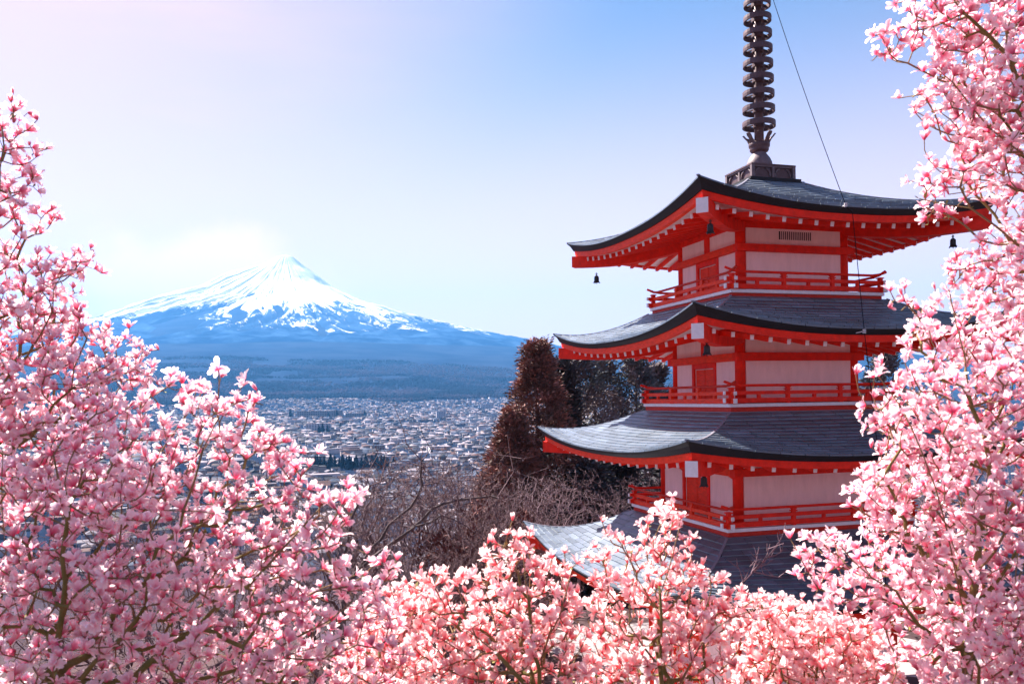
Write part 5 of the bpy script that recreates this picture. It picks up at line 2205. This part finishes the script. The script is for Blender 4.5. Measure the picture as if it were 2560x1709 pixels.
M['wood_dark'] = mat('far_conifer', (0.010, 0.013, 0.020), 1.0, 0.0, noise=0.3, nscale=0.2)
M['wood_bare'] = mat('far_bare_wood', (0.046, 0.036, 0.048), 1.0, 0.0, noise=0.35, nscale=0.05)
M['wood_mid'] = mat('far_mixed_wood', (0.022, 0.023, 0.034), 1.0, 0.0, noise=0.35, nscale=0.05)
SC = [small_conifer_mesh(i) for i in (1, 2, 3)]
rs = np.random.RandomState(70)
G2 = 'dark conifers of the grove in the town'
for i in range(26):
    x = -312 + 122 * i / 25 + rs.uniform(-3, 3)
    y = 1330 + rs.uniform(-12, 14)
    h = rs.uniform(17, 25) * (1.3 if i == 22 else 1)
    t = thing('conifer_tree', 'dark conifer in the row of the grove among the nearer houses', 'tree', (x, y, gz(x, y)), rs.uniform(0, 6), G2)
    for nm, me in zip(('trunk', 'crown'), SC[i % 3]):
        o = obj(nm, me, t)
        o.scale = (h * 1.25, h * 1.25, h)
for x, y, h, lb in ((-880, 3360, 36, 'dark conifer at the left end of the long school'), (-585, 3360, 30, 'dark conifer standing right of the school annex'),
                    (-725, 3340, 24, 'low dark conifer before the right part of the school'), (-690, 3335, 32, 'taller dark conifer before the right end of the school'),
                    (-525, 2300, 27, 'left one of the three dark conifers among roofs'), (-514, 2295, 31, 'middle one of the three dark conifers among roofs'),
                    (-503, 2305, 26, 'right one of the three dark conifers among roofs'), (-520, 2560, 20, 'round dark tree behind the three conifers')):
    t = thing('conifer_tree', lb, 'tree', (x, y, gz(x, y)), 0.3, 'dark conifers scattered through the town')
    for nm, me in zip(('trunk', 'crown'), SC[int(h) % 3]):
        o = obj(nm, me, t)
        o.scale = (h * 1.3, h * 1.3, h)


def blobs(name, label, X, Y, H, Wd, mats, mi, seed):
    """many small crowns: eight-sided lumps with uneven outline"""
    rs = np.random.RandomState(seed)
    n = len(X)
    Z = ground_z(X, Y) - 1
    a = np.linspace(0, 2 * np.pi, 5, endpoint=False)
    base = np.concatenate([np.stack([0.55 * np.cos(a), 0.55 * np.sin(a), np.zeros(5)], 1),
                           np.stack([np.cos(a + 0.6), np.sin(a + 0.6), np.full(5, 0.5)], 1), [[0, 0, 1.0]]])
    v = base[None] * np.stack([Wd, Wd, H], -1)[:, None] * rs.uniform(0.75, 1.25, (n, 11, 1))
    v = v + np.stack([X, Y, Z], -1)[:, None]
    f = []
    for q in range(5):
        r = (q + 1) % 5
        f += [(q, r, 5 + q), (r, 5 + r, 5 + q), (5 + q, 5 + r, 10)]
    f = np.array(f)
    F = (f[None] + (np.arange(n) * 11)[:, None, None]).reshape(-1, 3)
    o = obj(name, mesh_from(name, v.reshape(-1, 3), F, mats, np.repeat(mi, len(f))))
    tag(o, label, kind='stuff')


def woods():
    rs = np.random.RandomState(80)
    n = 70000
    Y = 4150 + 3800 * rs.uniform(0, 1, n) ** 1.4
    U = rs.uniform(-0.68, 0.5, n)
    X = U * Y
    D = np.hypot(X, Y)
    edge = 4780 + 420 * (fbm(X / 500, X * 0 + 3, 5) - 0.47) * 2 - 250 * np.clip(-(U + 0.32) * 4, 0, 1) * 3
    dens = fbm(X / 420, Y / 420, 91)
    ok = (D > edge) & (dens > 0.24 + 0.06 * np.clip((D - 5600) / 1000, 0, 3))
    X, Y, D = X[ok], Y[ok], D[ok]
    k = fbm(X / 330 + 9, Y / 330 + 4, 92)
    mi = np.where(k > 0.53, 0, np.where(k > 0.43, 2, 1))
    H = np.where(mi == 0, rs.uniform(13, 21, len(X)), rs.uniform(9, 16, len(X)))
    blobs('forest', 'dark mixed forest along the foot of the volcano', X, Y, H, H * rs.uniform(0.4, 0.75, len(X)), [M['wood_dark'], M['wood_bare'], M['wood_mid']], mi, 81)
    # garden trees between the houses
    n = 9000
    Y = rs.uniform(600, 4700, n)
    X = rs.uniform(-0.66, 0.5, n) * Y
    g_ = fbm(X / 260 + 50, Y / 260 + 50, 61)
    ok = (g_ > 0.69) | (rs.uniform(size=n) < 0.30)
    X, Y = X[ok], Y[ok]
    mi = rs.choice(3, len(X), p=[0.3, 0.5, 0.2])
    H = rs.uniform(4, 9.5, len(X))
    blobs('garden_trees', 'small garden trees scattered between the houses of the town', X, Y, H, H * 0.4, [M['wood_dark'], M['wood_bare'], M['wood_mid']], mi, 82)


woods()
